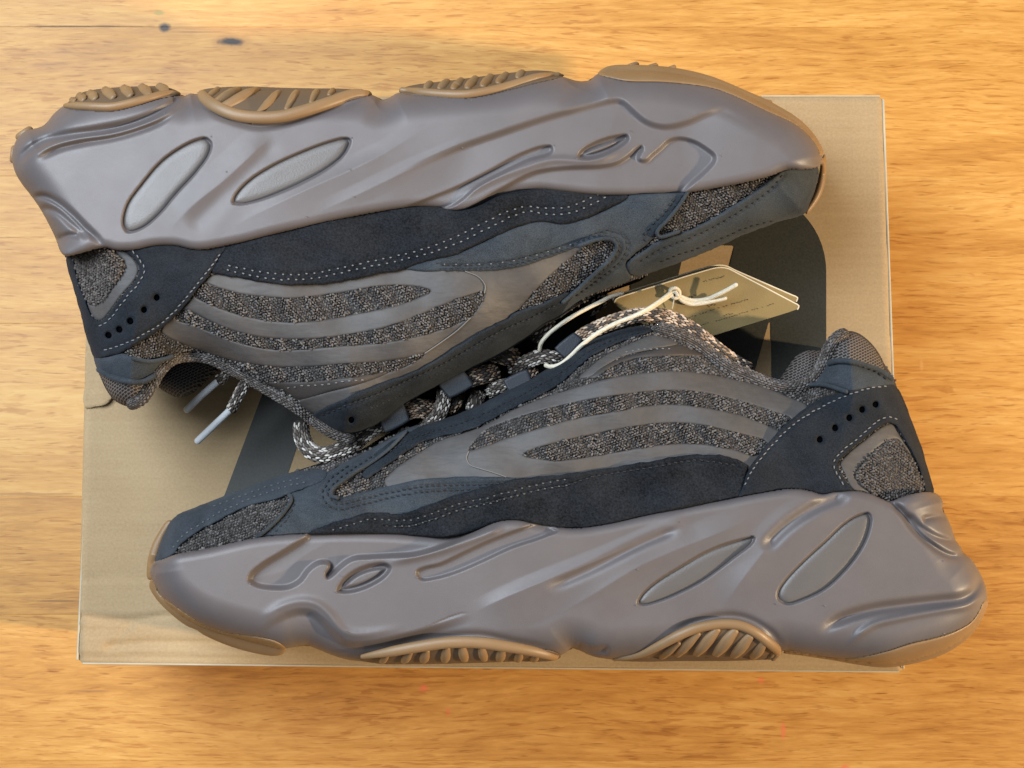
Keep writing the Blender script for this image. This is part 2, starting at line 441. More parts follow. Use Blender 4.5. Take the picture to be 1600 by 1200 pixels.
def mat_knit(name, dark, mid, light, cell=640, worm=760, mesh_bump=1.0):
    m, nt, b = mk(name); ci = coords(nt, scale=(1, 0.7, 1), rot=(0, 0, 0.9))
    n1 = noise(nt, ci, worm, 1.0, 0.4, 0.5); n2 = noise(nt, coords(nt, scale=(0.7, 1, 1), rot=(0, 0, 0.3), loc=(0.3, 0.1, 0)), worm*0.85, 1.0, 0.4, 0.5)
    def ridge(n): return mathn(nt, 'SUBTRACT', 1.0, mathn(nt, 'MULTIPLY', mathn(nt, 'ABSOLUTE', mathn(nt, 'SUBTRACT', n, 0.5)), 7.0))
    rg = mathn(nt, 'MAXIMUM', ridge(n1), ridge(n2)); rg.node.use_clamp = True
    v = nt.nodes.new('ShaderNodeTexVoronoi'); nt.links.new(ci, v.inputs['Vector']); v.inputs['Scale'].default_value = cell
    sep = nt.nodes.new('ShaderNodeSeparateColor'); nt.links.new(v.outputs['Color'], sep.inputs[0])
    g = noise(nt, ci, 150, 3, 0.7)
    lum = mathn(nt, 'SUBTRACT', 1.0, v.outputs['Distance'])
    h = mathn(nt, 'ADD', mathn(nt, 'MULTIPLY', rg, 0.62), mathn(nt, 'MULTIPLY', lum, 0.38))
    s = mathn(nt, 'ADD', h, mathn(nt, 'MULTIPLY_ADD', sep.outputs[0], 0.22, mathn(nt, 'MULTIPLY_ADD', g, 0.5, -0.36)))
    r = ramp(nt, s, [(0.22, dark), (0.52, mid), (0.95, light)]); nt.links.new(r.outputs[0], b.inputs['Base Color'])
    setin(b, Roughness=0.7); b.inputs['Specular IOR Level'].default_value = 0.35
    bump(nt, b, mathn(nt, 'MULTIPLY_ADD', g, 0.9, h), mesh_bump, 0.0012)
    return m
M['knit'] = mat_knit('knit', (0.014, 0.012, 0.011), (0.045, 0.041, 0.038), (0.09, 0.083, 0.078), 720, 840)
M['knit_brown'] = mat_knit('knit_heel', (0.014, 0.012, 0.010), (0.080, 0.067, 0.058), (0.19, 0.163, 0.143), 700, 800)

def mat_braid(name, lights, dark, row=1.02, ln=2.5, mortar=0.24, bstr=0.9):
    m, nt, b = mk(name); t = nt.nodes.new('ShaderNodeTexCoord')
    wn = nt.nodes.new('ShaderNodeTexNoise'); nt.links.new(t.outputs['UV'], wn.inputs['Vector']); setin(wn, Scale=0.9, Detail=2.0)
    off = nt.nodes.new('ShaderNodeVectorMath'); off.operation = 'MULTIPLY_ADD'; nt.links.new(wn.outputs['Color'], off.inputs[0])
    off.inputs[1].default_value = (0.3, 0.22, 0); nt.links.new(t.outputs['UV'], off.inputs[2])
    br = nt.nodes.new('ShaderNodeTexBrick'); nt.links.new(off.outputs[0], br.inputs['Vector'])
    br.offset = 0.5; br.inputs['Scale'].default_value = 1.0; br.inputs['Row Height'].default_value = row; br.inputs['Brick Width'].default_value = ln
    br.inputs['Mortar Size'].default_value = mortar; br.inputs['Mortar Smooth'].default_value = 0.9; br.inputs['Bias'].default_value = -0.1
    br.inputs['Color1'].default_value = (*lights[0], 1); br.inputs['Color2'].default_value = (*lights[1], 1); br.inputs['Mortar'].default_value = (*dark, 1)
    n = noise(nt, t.outputs['UV'], 0.7, 2, 0.6)
    k = ramp(nt, n, [(0.35, (0.35, 0.33, 0.31)), (0.65, (1, 1, 1))])
    nt.links.new(mix(nt, 1.0, br.outputs['Color'], k.outputs[0], 'MULTIPLY'), b.inputs['Base Color'])
    setin(b, Roughness=0.6); b.inputs['Specular IOR Level'].default_value = 0.4
    bump(nt, b, mathn(nt, 'SUBTRACT', 1.0, br.outputs['Fac']), bstr, 0.0006)
    return m
M['lace'] = mat_braid('lace_braid', ((0.86, 0.80, 0.73), (0.17, 0.135, 0.115)), (0.010, 0.009, 0.008))
M['lace_lit'] = mat_braid('lace_braid_lit', ((0.85, 0.66, 0.49), (0.19, 0.12, 0.085)), (0.010, 0.007, 0.005))  # warm copy of the same braid, lamplight put into the colour
M['lace_core'] = mat_plain('lace_core', (0.042, 0.035, 0.030), 0.8, 0.2)
for k_, c_ in (('strand_dark', (0.085, 0.070, 0.060)), ('strand_grey', (0.22, 0.19, 0.165)), ('strand_tan_lit', (0.36, 0.24, 0.155)), ('strand_cream', (0.66, 0.61, 0.55)), ('strand_cream_lit', (0.66, 0.51, 0.38)),
               ('yarn_dark', (0.066, 0.058, 0.054)), ('yarn_mid', (0.108, 0.097, 0.091)), ('yarn_light', (0.172, 0.158, 0.150)), ('yarn_brown_dark', (0.068, 0.057, 0.050)), ('yarn_brown', (0.112, 0.095, 0.084)), ('yarn_brown_light', (0.155, 0.134, 0.119))):
    M[k_] = mat_plain(k_, c_, 0.62, 0.35, 0.3, 3000)
M['piping'] = mat_braid('collar_rib', ((0.17, 0.148, 0.137), (0.085, 0.073, 0.067)), (0.008, 0.007, 0.006), row=0.75, ln=1.5, mortar=0.14)
def mat_mesh(name):
    m, nt, b = mk(name); c = coords(nt, scale=(1000, 1000, 1000), rot=(0, 0, -0.45))
    br = nt.nodes.new('ShaderNodeTexBrick'); nt.links.new(c, br.inputs['Vector']); br.offset = 0.5
    br.inputs['Scale'].default_value = 1.0; br.inputs['Row Height'].default_value = 1.05; br.inputs['Brick Width'].default_value = 1.6
    br.inputs['Mortar Size'].default_value = 0.34; br.inputs['Mortar Smooth'].default_value = 0.75
    br.inputs['Color1'].default_value = (0.012, 0.010, 0.009, 1); br.inputs['Color2'].default_value = (0.028, 0.024, 0.021, 1)
    br.inputs['Mortar'].default_value = (0.175, 0.150, 0.138, 1)
    nt.links.new(br.outputs['Color'], b.inputs['Base Color']); setin(b, Roughness=0.75)
    bump(nt, b, br.outputs['Fac'], 1.0, 0.0008); return m
M['mesh'] = mat_mesh('padded_mesh')

def mat_kraft():
    m, nt, b = mk('kraft_board'); c = coords(nt); cs = coords(nt, scale=(1, 5, 1))
    f = noise(nt, c, 900, 4, 0.75); g = noise(nt, c, 14, 4, 0.6); l = noise(nt, coords(nt, scale=(0.6, 40, 1)), 12, 2, 0.5)
    s = mathn(nt, 'ADD', mathn(nt, 'MULTIPLY', f, 0.42), mathn(nt, 'MULTIPLY_ADD', g, 0.38, mathn(nt, 'MULTIPLY', l, 0.12)))
    r = ramp(nt, s, [(0.28, (0.315, 0.210, 0.108)), (0.66, (0.505, 0.370, 0.210))]); nt.links.new(r.outputs[0], b.inputs['Base Color'])
    setin(b, Roughness=0.75); b.inputs['Specular IOR Level'].default_value = 0.25
    bump(nt, b, f, 0.14, 0.0003); return m
M['kraft'] = mat_kraft()
M['kraft_edge'] = mat_plain('board_edge', (0.56, 0.49, 0.36), 0.8, 0.2, 0.3, 600)
def mat_print():
    m, nt, b = mk('printed_ink'); c = coords(nt); f = noise(nt, c, 1100, 4, 0.7)
    r = ramp(nt, f, [(0.3, (0.020, 0.021, 0.017)), (0.75, (0.044, 0.044, 0.034))]); nt.links.new(r.outputs[0], b.inputs['Base Color'])
    setin(b, Roughness=0.5); b.inputs['Specular IOR Level'].default_value = 0.4; bump(nt, b, f, 0.2, 0.0002); return m
M['ink'] = mat_print()
M['card'] = mat_plain('tag_card', (0.25, 0.185, 0.080), 0.7, 0.3, 0.25, 1400)
M['card_edge'] = mat_plain('tag_edge', (0.72, 0.66, 0.52), 0.8, 0.2)
M['tag_ink'] = mat_plain('tag_ink', (0.02, 0.018, 0.012), 0.7)
def mat_string():
    m, nt, b = mk('cotton_string'); t = nt.nodes.new('ShaderNodeTexCoord'); mp = nt.nodes.new('ShaderNodeMapping'); nt.links.new(t.outputs['UV'], mp.inputs[0])
    mp.inputs['Rotation'].default_value = (0, 0, 0.45); mp.inputs['Scale'].default_value = (0.35, 4.0, 1)
    f = noise(nt, mp.outputs[0], 1.2, 3, 0.6)
    r = ramp(nt, f, [(0.3, (0.55, 0.47, 0.33)), (0.65, (0.80, 0.75, 0.62))]); nt.links.new(r.outputs[0], b.inputs['Base Color'])
    setin(b, Roughness=0.8); b.inputs['Specular IOR Level'].default_value = 0.2; bump(nt, b, f, 0.6, 0.0004); return m
M['string'] = mat_string()

def mat_wood():
    m, nt, b = mk('table_wood'); t = nt.nodes.new('ShaderNodeTexCoord')
    oi = nt.nodes.new('ShaderNodeObjectInfo')
    rv = nt.nodes.new('ShaderNodeCombineXYZ'); nt.links.new(mathn(nt, 'MULTIPLY', oi.outputs['Random'], 3.0), rv.inputs[0]); nt.links.new(mathn(nt, 'MULTIPLY', oi.outputs['Random'], 1.7), rv.inputs[1])
    add = nt.nodes.new('ShaderNodeVectorMath'); nt.links.new(t.outputs['Object'], add.inputs[0]); nt.links.new(rv.outputs[0], add.inputs[1])
    def mp(sc):
        k = nt.nodes.new('ShaderNodeMapping'); nt.links.new(add.outputs[0], k.inputs[0]); k.inputs['Scale'].default_value = sc; return k.outputs[0]
    wav = noise(nt, mp((2.2, 11, 1)), 1.0, 3, 0.5, 0.6)
    warp = nt.nodes.new('ShaderNodeVectorMath'); warp.operation = 'MULTIPLY_ADD'
    cx = nt.nodes.new('ShaderNodeCombineXYZ'); nt.links.new(wav, cx.inputs[1]); nt.links.new(cx.outputs[0], warp.inputs[0]); warp.inputs[1].default_value = (0, 0.03, 0); nt.links.new(add.outputs[0], warp.inputs[2])
    def mw(sc):
        k = nt.nodes.new('ShaderNodeMapping'); nt.links.new(warp.outputs[0], k.inputs[0]); k.inputs['Scale'].default_value = sc; return k.outputs[0]
    big = noise(nt, mw((4, 26, 1)), 1.0, 4, 0.6, 0.5)
    med = noise(nt, mw((14, 130, 1)), 1.0, 5, 0.65, 0.4)
    flk = noise(nt, mw((55, 480, 1)), 1.0, 3, 0.65, 0.4)
    s = mathn(nt, 'ADD', mathn(nt, 'MULTIPLY', big, 0.36), mathn(nt, 'MULTIPLY_ADD', med, 0.32, mathn(nt, 'MULTIPLY', flk, 0.34)))
    s = mathn(nt, 'ADD', s, mathn(nt, 'MULTIPLY_ADD', oi.outputs['Random'], 0.13, -0.065))
    r = ramp(nt, s, [(0.32, (0.38, 0.165, 0.034)), (0.44, (0.52, 0.248, 0.053)), (0.54, (0.62, 0.325, 0.082)), (0.68, (0.73, 0.445, 0.142))])
    # short dark pores
    fl2 = noise(nt, mw((60, 560, 1)), 1.0, 2, 0.6, 0.5); msk = noise(nt, mw((9, 30, 1)), 1.0, 3, 0.6, 0.3)
    fr = ramp(nt, mathn(nt, 'MULTIPLY_ADD', msk, -0.35, mathn(nt, 'ADD', fl2, 0.19)), [(0.34, (0.66, 0.50, 0.36)), (0.43, (1, 1, 1))])
    pore = noise(nt, mw((70, 900, 1)), 1.0, 2, 0.5); pr = ramp(nt, pore, [(0.27, (0.62, 0.55, 0.46)), (0.37, (1, 1, 1))])
    col = mix(nt, 0.9, mix(nt, 0.6, r.outputs[0], fr.outputs[0], 'MULTIPLY'), pr.outputs[0], 'MULTIPLY')
    # knots, a dark crack, faint red pen marks: (x, y, rx, ry, colour, strength) in table metres
    sx = nt.nodes.new('ShaderNodeSeparateXYZ'); nt.links.new(t.outputs['Object'], sx.inputs[0])
    wn = noise(nt, t.outputs['Object'], 120, 3, 0.6)
    for (px, py, rx, ry, c, st) in MARKS:
        X = unproj(px, py, -ZB)
        dx = mathn(nt, 'DIVIDE', mathn(nt, 'SUBTRACT', sx.outputs[0], float(X[0])), rx); dy = mathn(nt, 'DIVIDE', mathn(nt, 'SUBTRACT', sx.outputs[1], float(X[1])), ry)
        dd = mathn(nt, 'SQRT', mathn(nt, 'ADD', mathn(nt, 'MULTIPLY', dx, dx), mathn(nt, 'MULTIPLY', dy, dy)))
        dd = mathn(nt, 'ADD', dd, mathn(nt, 'MULTIPLY_ADD', wn, 0.9, -0.45))
        mr = nt.nodes.new('ShaderNodeMapRange'); nt.links.new(dd, mr.inputs[0]); mr.inputs[1].default_value = 1.0; mr.inputs[2].default_value = 0.45; mr.inputs[3].default_value = 0; mr.inputs[4].default_value = st
        col = mix(nt, mr.outputs[0], col, c)
    nt.links.new(col, b.inputs['Base Color'])
    rr = nt.nodes.new('ShaderNodeMapRange'); nt.links.new(med, rr.inputs[0]); rr.inputs[3].default_value = 0.36; rr.inputs[4].default_value = 0.5
    nt.links.new(rr.outputs[0], b.inputs['Roughness']); b.inputs['Specular IOR Level'].default_value = 0.35
    bump(nt, b, mathn(nt, 'ADD', med, pore), 0.12, 0.0004)
    return m
MARKS = [(258, 43, 0.0042, 0.0030, (0.02, 0.012, 0.008), 0.95), (362, 65, 0.013, 0.0050, (0.34, 0.15, 0.035), 0.6), (362, 65, 0.0085, 0.0026, (0.015, 0.009, 0.006), 0.98),
         (120, 41, 0.045, 0.0006, (0.10, 0.045, 0.012), 0.85), (305, 50, 0.018, 0.0006, (0.22, 0.09, 0.025), 0.6), (248, 20, 0.0035, 0.0016, (0.24, 0.25, 0.06), 0.6),
         (1363, 633, 0.003, 0.0022, (0.33, 0.15, 0.04), 0.6), (90, 939, 0.017, 0.0006, (0.16, 0.07, 0.02), 0.7), (15, 772, 0.05, 0.0009, (0.30, 0.13, 0.035), 0.6),
         (662, 1075, 0.0030, 0.0024, (0.80, 0.17, 0.09), 0.6), (700, 1112, 0.0014, 0.0022, (0.75, 0.16, 0.08), 0.5), (1189, 1063, 0.0022, 0.0020, (0.80, 0.18, 0.09), 0.55), (1224, 1140, 0.0016, 0.0052, (0.80, 0.18, 0.09), 0.55),
         (1320, 1200, 0.0026, 0.0020, (0.78, 0.15, 0.08), 0.6), (1440, 570, 0.0012, 0.004, (0.75, 0.45, 0.2), 0.4), (140, 1080, 0.012, 0.0008, (0.26, 0.12, 0.04), 0.5)]
M['wood'] = mat_wood()

# ------------------------------------------------------------------ table of glued planks
table = empty('table', (0, 0, 0)); tag(table, 'orange varnished wooden table top of long planks under the shoebox', 'table')
rows = [-2300, -1750, -1300, -900, -560, -210, 42, 275, 505, 775, 960, 1188, 1420, 1760, 2050, 2400]
for i in range(len(rows)-1):
    y1 = unproj(800, rows[i], -ZB)[1]; y0 = unproj(800, rows[i+1], -ZB)[1]
    e = 0.00001; c = 0.00012; x0, x1 = -1.2, 1.2; zt = -0.00002*(i % 3)
    prof = [(y0+e, zt-0.03), (y0+e, zt-c), (y0+e+c, zt), (y1-e-c, zt), (y1-e, zt-c), (y1-e, zt-0.03)]
    V = [(x, y, z) for x in (x0, x1) for y, z in prof]; k = len(prof)
    F = [(j, (j+1) % k, (j+1) % k+k, j+k) for j in range(k)]; F += [tuple(range(k-1, -1, -1)), tuple(range(k, 2*k))]
    F = [f[::-1] for f in F]
    link('plank', V, F, M['wood'], table, smooth=False)

# ------------------------------------------------------------------ shoebox
box = empty('shoebox', (0, 0, 0)); tag(box, 'brown kraft cardboard shoebox with large dark printed numerals lying under both sneakers', 'box')
TL, TR, BR, BL = (143, 152), (1379, 150), (1411, 1050), (122, 1036)
zero = lambda u, v: 0*np.asarray(u, float)
cre = [(spline([(125, 962), (160, 968), (215, 968), (260, 962), (300, 966)]), 0.0014, 5), (spline([(128, 984), (200, 981), (205, 978)]), 0.0010, 4),
       (spline([(170, 1010), (230, 1004), (330, 1006), (400, 1008)]), 0.0018, 6), (spline([(190, 1022), (300, 1021)]), 0.0006, 4), (spline([(200, 975), (190, 990), (180, 1010)]), 0.0004, 3),
       (spline([(124, 1027), (700, 1033), (1408, 1040)]), 0.0016, 4), (spline([(126, 905), (200, 900), (240, 906)]), 0.0003, 6), (spline([(330, 604), (400, 606)]), 0.0004, 3)]
def lidz(u, v):
    z = 0*np.asarray(u, float)
    for l, a, wd in cre: z = z-a*np.exp(-(seg_dist(l, u, v, reach=40)/wd)**2)
    return z
edge = lambda a, b, n=12: [(a[0]+(b[0]-a[0])*t, a[1]+(b[1]-a[1])*t) for t in np.linspace(0, 1, n, endpoint=False)]
def rc(P, r):
    out = []
    for i in range(4):
        a = np.array(P[i-1], float); b = np.array(P[i], float); c = np.array(P[(i+1) % 4], float)
        out += [tuple(b+(a-b)/np.linalg.norm(a-b)*r), tuple(b+(a-b)/np.linalg.norm(a-b)*r*.3+(c-b)/np.linalg.norm(c-b)*r*.3), tuple(b+(c-b)/np.linalg.norm(c-b)*r)]
    return out
panel('lid', box, M['kraft'], rc([TL, TR, BR, BL], 8), lidz, lift=0, thick=0.035, step=5, er=9, drop=0.0018, closed_spline=False)
# carton below the lid
def carton():
    ins = 5
    q = [(TL[0]+ins, TL[1]+ins), (TR[0]-ins, TR[1]+ins), (BR[0]-ins, BR[1]-ins), (BL[0]+ins, BL[1]-ins)]
    top = [unproj(a, b, -0.004) for a, b in q]; bot = [np.array([p[0], p[1], 0.0005]) for p in top]
    link('carton', top+bot, [(3, 2, 6, 7), (2, 1, 5, 6), (1, 0, 4, 5), (0, 3, 7, 4), (4, 7, 6, 5)][::1], M['kraft'], box, smooth=False)
carton()
# pale raw board edges folded up along the rim
def rim(a, b, wd=2.6):
    tube('board_edge', box, M['kraft_edge'], [(a[0], a[1], -0.0012), ((a[0]+b[0])/2, (a[1]+b[1])/2, -0.0011), (b[0], b[1], -0.0012)], wd, wd*.8, sec=8)
rim((1380, 156), (1411.5, 1044), 1.7); rim((140, 640), (121, 1030), 1.7); rim((1190, 150), (1374, 150), 1.2); rim((130, 1036.5), (1404, 1049.5), 1.5)
# torn flap at the left edge
panel('flap', box, M['kraft'], [(140, 470), (135, 500), (133, 520), (136, 527), (133, 540), (136, 548), (132, 560), (135, 572), (132, 585), (135, 596), (131, 610), (132, 637), (150, 635), (165, 632), (176, 620), (180, 600), (200, 560), (220, 470)],
      lambda u, v: 0.0012+0.0022*sstep((np.asarray(u, float)-135)/30.0)*0.6, thick=0.0016, step=3, er=3, drop=0.0004, n=2)
# printed numerals
def oval_ring(x0, x1, y0, y1, r, n=14):
    P = []
    for cx, cy, a0 in ((x1-r, y0+r, -90), (x1-r, y1-r, 0), (x0+r, y1-r, 90), (x0+r, y0+r, 180)):
        for k in range(n+1):
            a = R(a0+90*k/n); P.append((cx+r*math.cos(a), cy+r*1.05*math.sin(a)))
    return P
inkz = lambda u, v: lidz(u, v)+0.00025
panel('printed_numeral', box, M['ink'], [(265, 310), (575, 310), (600, 345), (600, 400), (500, 560), (470, 680), (410, 860), (312, 860), (352, 770), (412, 610), (500, 400), (265, 400)], inkz, thick=0.0001, step=4, closed_spline=False, drop=0, er=1)
def slash_hole(o, left):   # two counters of a slashed zero
    x0, x1, y0, y1 = o
    full = oval_ring(x0, x1, y0, y1, 62)
    # slash runs lower-left to upper-right
    f = (lambda y: 1137-(y-400)*0.27) if True else None
    return full
def zero_digit(x0, x1):
    outer = oval_ring(x0, x1, 306, 870, 118); ix0, ix1 = x0+73, x1-86
    iy0, iy1 = 383, 790
    dxs = x1-1290
    def le(y): return 1146+dxs-(y-388)*0.26
    def re(y): return 1203+dxs-(y-490)*0.28
    hl = [(ix0+2, 430), (ix0+8, 405), (ix0+20, 391), (ix0+42, 384), (ix0+60, 383), (le(384), 384), (le(460), 460), (le(560), 560), (le(700), 700), (ix0, 720), (ix0, 600), (ix0, 480)]
    hl = [(max(a, ix0), b) for a, b in hl]
    hr = [(ix1, 490), (ix1, 700), (ix1-6, 760), (ix1-30, 788), (ix1-90, 790), (re(788), 788), (re(700), 700), (re(600), 600)]
    panel('printed_numeral', box, M['ink'], outer, inkz, thick=0.0001, step=4, holes=[hl, hr], closed_spline=False, drop=0, er=1)
zero_digit(626, 931); zero_digit(985, 1291)

# ------------------------------------------------------------------ sneakers
ZM = 0.050
class Shoe: pass
def build_shoe(S):
    root = empty('sneaker', tuple(float(x) for x in unproj(*S['base'], 0.0)))
    tag(root, S['label'], 'sneaker', 'pair of sneakers')
    S['root'] = root
    up = spline(S['upper'], True, 4)           # closed outline of the upper (its sole side runs under the midsole)
    top = spline(S['topline'], False, 4)       # free outer edge of the upper
    sole = spline(S['sole'], True, 4)
    sole_top = spline(S['sole_top'], False, 4)
    sole_out = spline(S['sole_out'], False, 4)
    allp = np.vstack([up, sole]); st = 3.0
    u0, u1, v0, v1 = allp[:, 0].min()-30, allp[:, 0].max()+30, allp[:, 1].min()-30, allp[:, 1].max()+30
    gu = np.arange(u0, u1, st); gv = np.arange(v0, v1, st); U, V = np.meshgrid(gu, gv)
    sgn = np.where(inside(np.vstack([up]), U, V) | inside(sole, U, V), 1, 0)
    du = seg_dist(top, U, V)*sgn
    HU = ZM+0.009+0.028*rnd(du/S.get('R', 140.0))
    # broad soft undulation so that panels do not look ruled flat
    HU = HU+0.0011*np.sin(U*0.021+V*0.013)+0.0008*np.sin(U*0.047-V*0.031+1.0)
    ds = sdf(sole, U, V); HU = HU-0.008*sstep(ds/5.0)
    for line, amp, wd in S['up_relief']:
        l = spline(line); HU = HU+amp*np.exp(-(seg_dist(l, U, V, reach=wd*4)/wd)**2)
    def bil(G):
        def f(u, v):
            x = np.clip((np.asarray(u, float)-u0)/st, 0, G.shape[1]-1.001); y = np.clip((np.asarray(v, float)-v0)/st, 0, G.shape[0]-1.001)
            i = x.astype(int); j = y.astype(int); a = x-i; b = y-j
            return (G[j, i]*(1-a)+G[j, i+1]*a)*(1-b)+(G[j+1, i]*(1-a)+G[j+1, i+1]*a)*b
        return f
    zu = bil(HU); S['zu'] = zu
    # midsole wall without its relief, for the outsole pods
    def zs0(u, v):
        u = np.asarray(u, float); v = np.asarray(v, float)
        do = seg_dist(sole_out, u, v); ins = inside(sole, u, v)
        return np.where(ins, ZM+0.0245+0.0175*rnd(do/52.0), ZM+0.0245-0.00035*np.minimum(do, 20))
    S['zs0'] = zs0
    def zsole(u, v):
        z = zs0(u, v)
        dt = seg_dist(sole_top, u, v, reach=40)
        z = z-0.0042*(1-rnd(np.minimum(dt, 40)/16.0))
        z = z+0.0007*np.sin(u*0.012-v*0.009)
        for r in S['relief']:
            k = r[0]
            if k == 'groove':
                l = spline(r[1]); d, s, t = seg_dist(l, u, v, reach=r[3]*4+4, want=True)
                z = z+r[2]*np.exp(-(d/r[3])**2)*sstep(np.minimum(t, 1-t)/0.16)
            elif k == 'step':      # (line, amp, width on the + side, width on the - side)
                l = spline(r[1]); mx = max(r[3], r[4]); d, s, t = seg_dist(l, u, v, reach=mx*3.5, want=True)
                wdt = np.where(s > 0, r[3], r[4])
                z = z+r[2]*np.where(d < 1e8, np.maximum(0, 1-d/(wdt*2.2))**1.35, 0)*sstep(np.minimum(t, 1-t)/0.34)*0.45
            elif k == 'pit':       # closed outline, depth, wall width
                p = spline(r[1], True); bb = (u > p[:, 0].min()-3) & (u < p[:, 0].max()+3) & (v > p[:, 1].min()-3) & (v < p[:, 1].max()+3)
                i = np.where(bb)[0]
                if len(i):
                    d = sdf(p, u[i], v[i]); z[i] = z[i]-r[2]*sstep((d+1.5)/r[3])
                    if len(r) > 4: z[i] = z[i]+r[4]*sstep((d-r[3])/r[5])
            elif k == 'shelf':     # recess whose floor rises away from its open line
                p = spline(r[1], True, 4); l = spline(r[2]); bb = (u > p[:, 0].min()-3) & (u < p[:, 0].max()+3) & (v > p[:, 1].min()-3) & (v < p[:, 1].max()+3)
                i = np.where(bb)[0]
                if len(i):
                    ins = inside(p, u[i], v[i]); d = seg_dist(l, u[i], v[i])
                    z[i] = z[i]-np.where(ins, r[3]*sstep((d+1)/r[4])*np.exp(-np.maximum(d-r[4], 0)/r[5])*(sstep((u[i]-r[6][0])/r[6][2])*sstep((r[6][1]-u[i])/r[6][2]) if len(r) > 6 else 1.0), 0)
        for pod in S['pods']:
            p = spline(pod['outline'], True, 3); i = np.where((u > p[:, 0].min()) & (u < p[:, 0].max()) & (v > p[:, 1].min()) & (v < p[:, 1].max()))[0]
            if len(i):
                k = inside(p, u[i], v[i]); q = zs0(u[i], v[i])-0.0012; z[i] = np.where(k, np.minimum(z[i], q), z[i])
        return z
    # ---- body of the upper (knit) and its far side
    panel('knit_upper', root, M['knit'], S['upper'], zu, thick=0.02, step=3.0, drop=0, label=None)
    def far(f, k=0.97):
        return lambda u, v: ZM-(f(u, v)-ZM)*k*1.12
    panel('far_side', root, M['eyestay'], S['upper'], lambda u, v: np.maximum(2*ZM-zu(u, v)-0.004, 0.001), thick=0, step=10, drop=0)
    ms = panel('midsole', root, M['midsole'], S['sole'], zsole, thick=0.048, step=1.5, drop=0.0012, er=3, n=5)
    panel('midsole_far_wall', root, M['midsole'], S['sole'], lambda u, v: np.maximum(2*ZM-zs0(u, v), 0.0005), thick=0, step=10, drop=0)
    for ov in S['ovals']:
        c = np.mean(ov, 0); o2 = [tuple(c+(np.array(p)-c)*0.965) for p in ov]
        panel('oval_insert', root, M['oval'], o2, lambda u, v: zs0(u, v)-0.0008+0.0007*np.sin(u*0.012-v*0.009), thick=0.0012, step=2, er=13, drop=0.0011)
    # ---- layered panels of the upper
    P = S['panels']
    for p in P:
        kw = dict(p[5]) if len(p) > 5 else {}
        if p[0] in ('heel_counter', 'eyestay'):
            hh = S['holes'][:5] if p[0] == 'heel_counter' else S['holes'][5:]
            kw['holes'] = [[(x+4.6*math.cos(a), y+5.0*math.sin(a)) for a in np.linspace(0, 2*math.pi, 10, endpoint=False)] for x, y in hh]
        seams = [spline(s) for s in kw.pop('seams', [])]
        panel(p[0], root, M[p[1]], p[2], zu, lift=p[3], thick=p[4], seams=seams, **kw)
    for name, mat, path, lift, ru, rz in S['rolls']:
        pts = [(a, b, float(zu(np.array([a]), np.array([b]))[0])+lift) for a, b in spline(path, False, 3)]
        o = tube(name, root, M[mat], pts, ru, rz, n=2)
        if mat == 'piping': braid(o, pts[::3]+([pts[-1]] if (len(pts)-1) % 3 else []), ru, rz, [M['yarn_brown_dark'], M['yarn_brown'], M['yarn_light']], hl=0.0008, hw=0.00042, pitch=0.0016, row=0.0009)
    for mat, lines, lift, pitch, ln, wd in S['stitch']:
        stitches(root, M[mat], [spline(l) for l in lines], zu, lift, pitch, ln, wd)
    # ---- loops of the knit where it shows between the panels
    cover = [p[2] for p in P if p[0] not in ('film_overlay', 'window_frame', 'window_knit')]
    film = [p for p in P if p[0] == 'film_overlay'][0]
    fp = spline(film[2], True, 3); fh = film[5]['holes']
    body = [o for o in root.children if o.name.startswith('knit_upper')][0]
    wk = [o for o in root.children if o.name.startswith('window_knit')][0]; wp = [p[2] for p in P if p[0] == 'window_knit'][0]
    solec = S['sole']
    yarn(body, [M['yarn_dark'], M['yarn_mid'], M['yarn_light']], zu, 0.0002, [S['upper']], cover+[film[2], solec]+[p[2] for p in P if p[0] == 'window_frame'], ang=S['knit_ang'])
    yarn(body, [M['yarn_dark'], M['yarn_mid'], M['yarn_light']], zu, 0.0002, fh, cover+[solec], ang=S['knit_ang'])
    yarn(wk, [M['yarn_brown_dark'], M['yarn_brown'], M['yarn_brown_light']], zu, 0.0009, [wp], [solec]+[p[2] for p in P if p[0] == 'heel_counter'], ang=0.6, rib=60)
    # ---- black discs under the punched holes, painted for the shade inside them
    for (x, y) in S['holes']:
        c = [(x+5.4*math.cos(a), y+5.8*math.sin(a)) for a in np.linspace(0, 2*math.pi, 10, endpoint=False)]
        panel('perforation_shade', root, M['hole'], c, zu, lift=0.00125, thick=0.0005, step=2, drop=0.0008, er=3)
    # ---- outsole pods
    for pod in S['pods']:
        o = panel('outsole_pod', root, M['gum_shade'] if pod['lugs'] else M['gum'], pod['outline'], zs0, lift=pod.get('lift', 0.0006), thick=0.03, step=2, er=6, drop=0.0015)
        if pod.get('rim'):
            tube('rim', o, M['gum'], [(a, b, float(zs0(np.array([a]), np.array([b]))[0])+0.0010) for a, b in spline(pod['rim'], False, 4)], pod.get('rw', 8), 7, n=2, taper=pod.get('taper', (0.55, 1, 1, 1, 0.5)))
        for (a, b, c, d, wd) in pod['lugs']:
            pts = []
            for t in np.linspace(-0.06, 0.84, 6):
                x = a+(c-a)*t; y = b+(d-b)*t; pts.append((x, y, float(zs0(np.array([x]), np.array([y]))[0])+0.0008-0.0010*max(t, 0)**2))
            tube('lug', o, M['gum'], pts, wd*pod.get('k', 1.22), wd*0.85, n=3, sec=10, taper=(0.7, 1, 1.0, 0.72))
    # moulding nibs left on the foam
    V = []; F = []
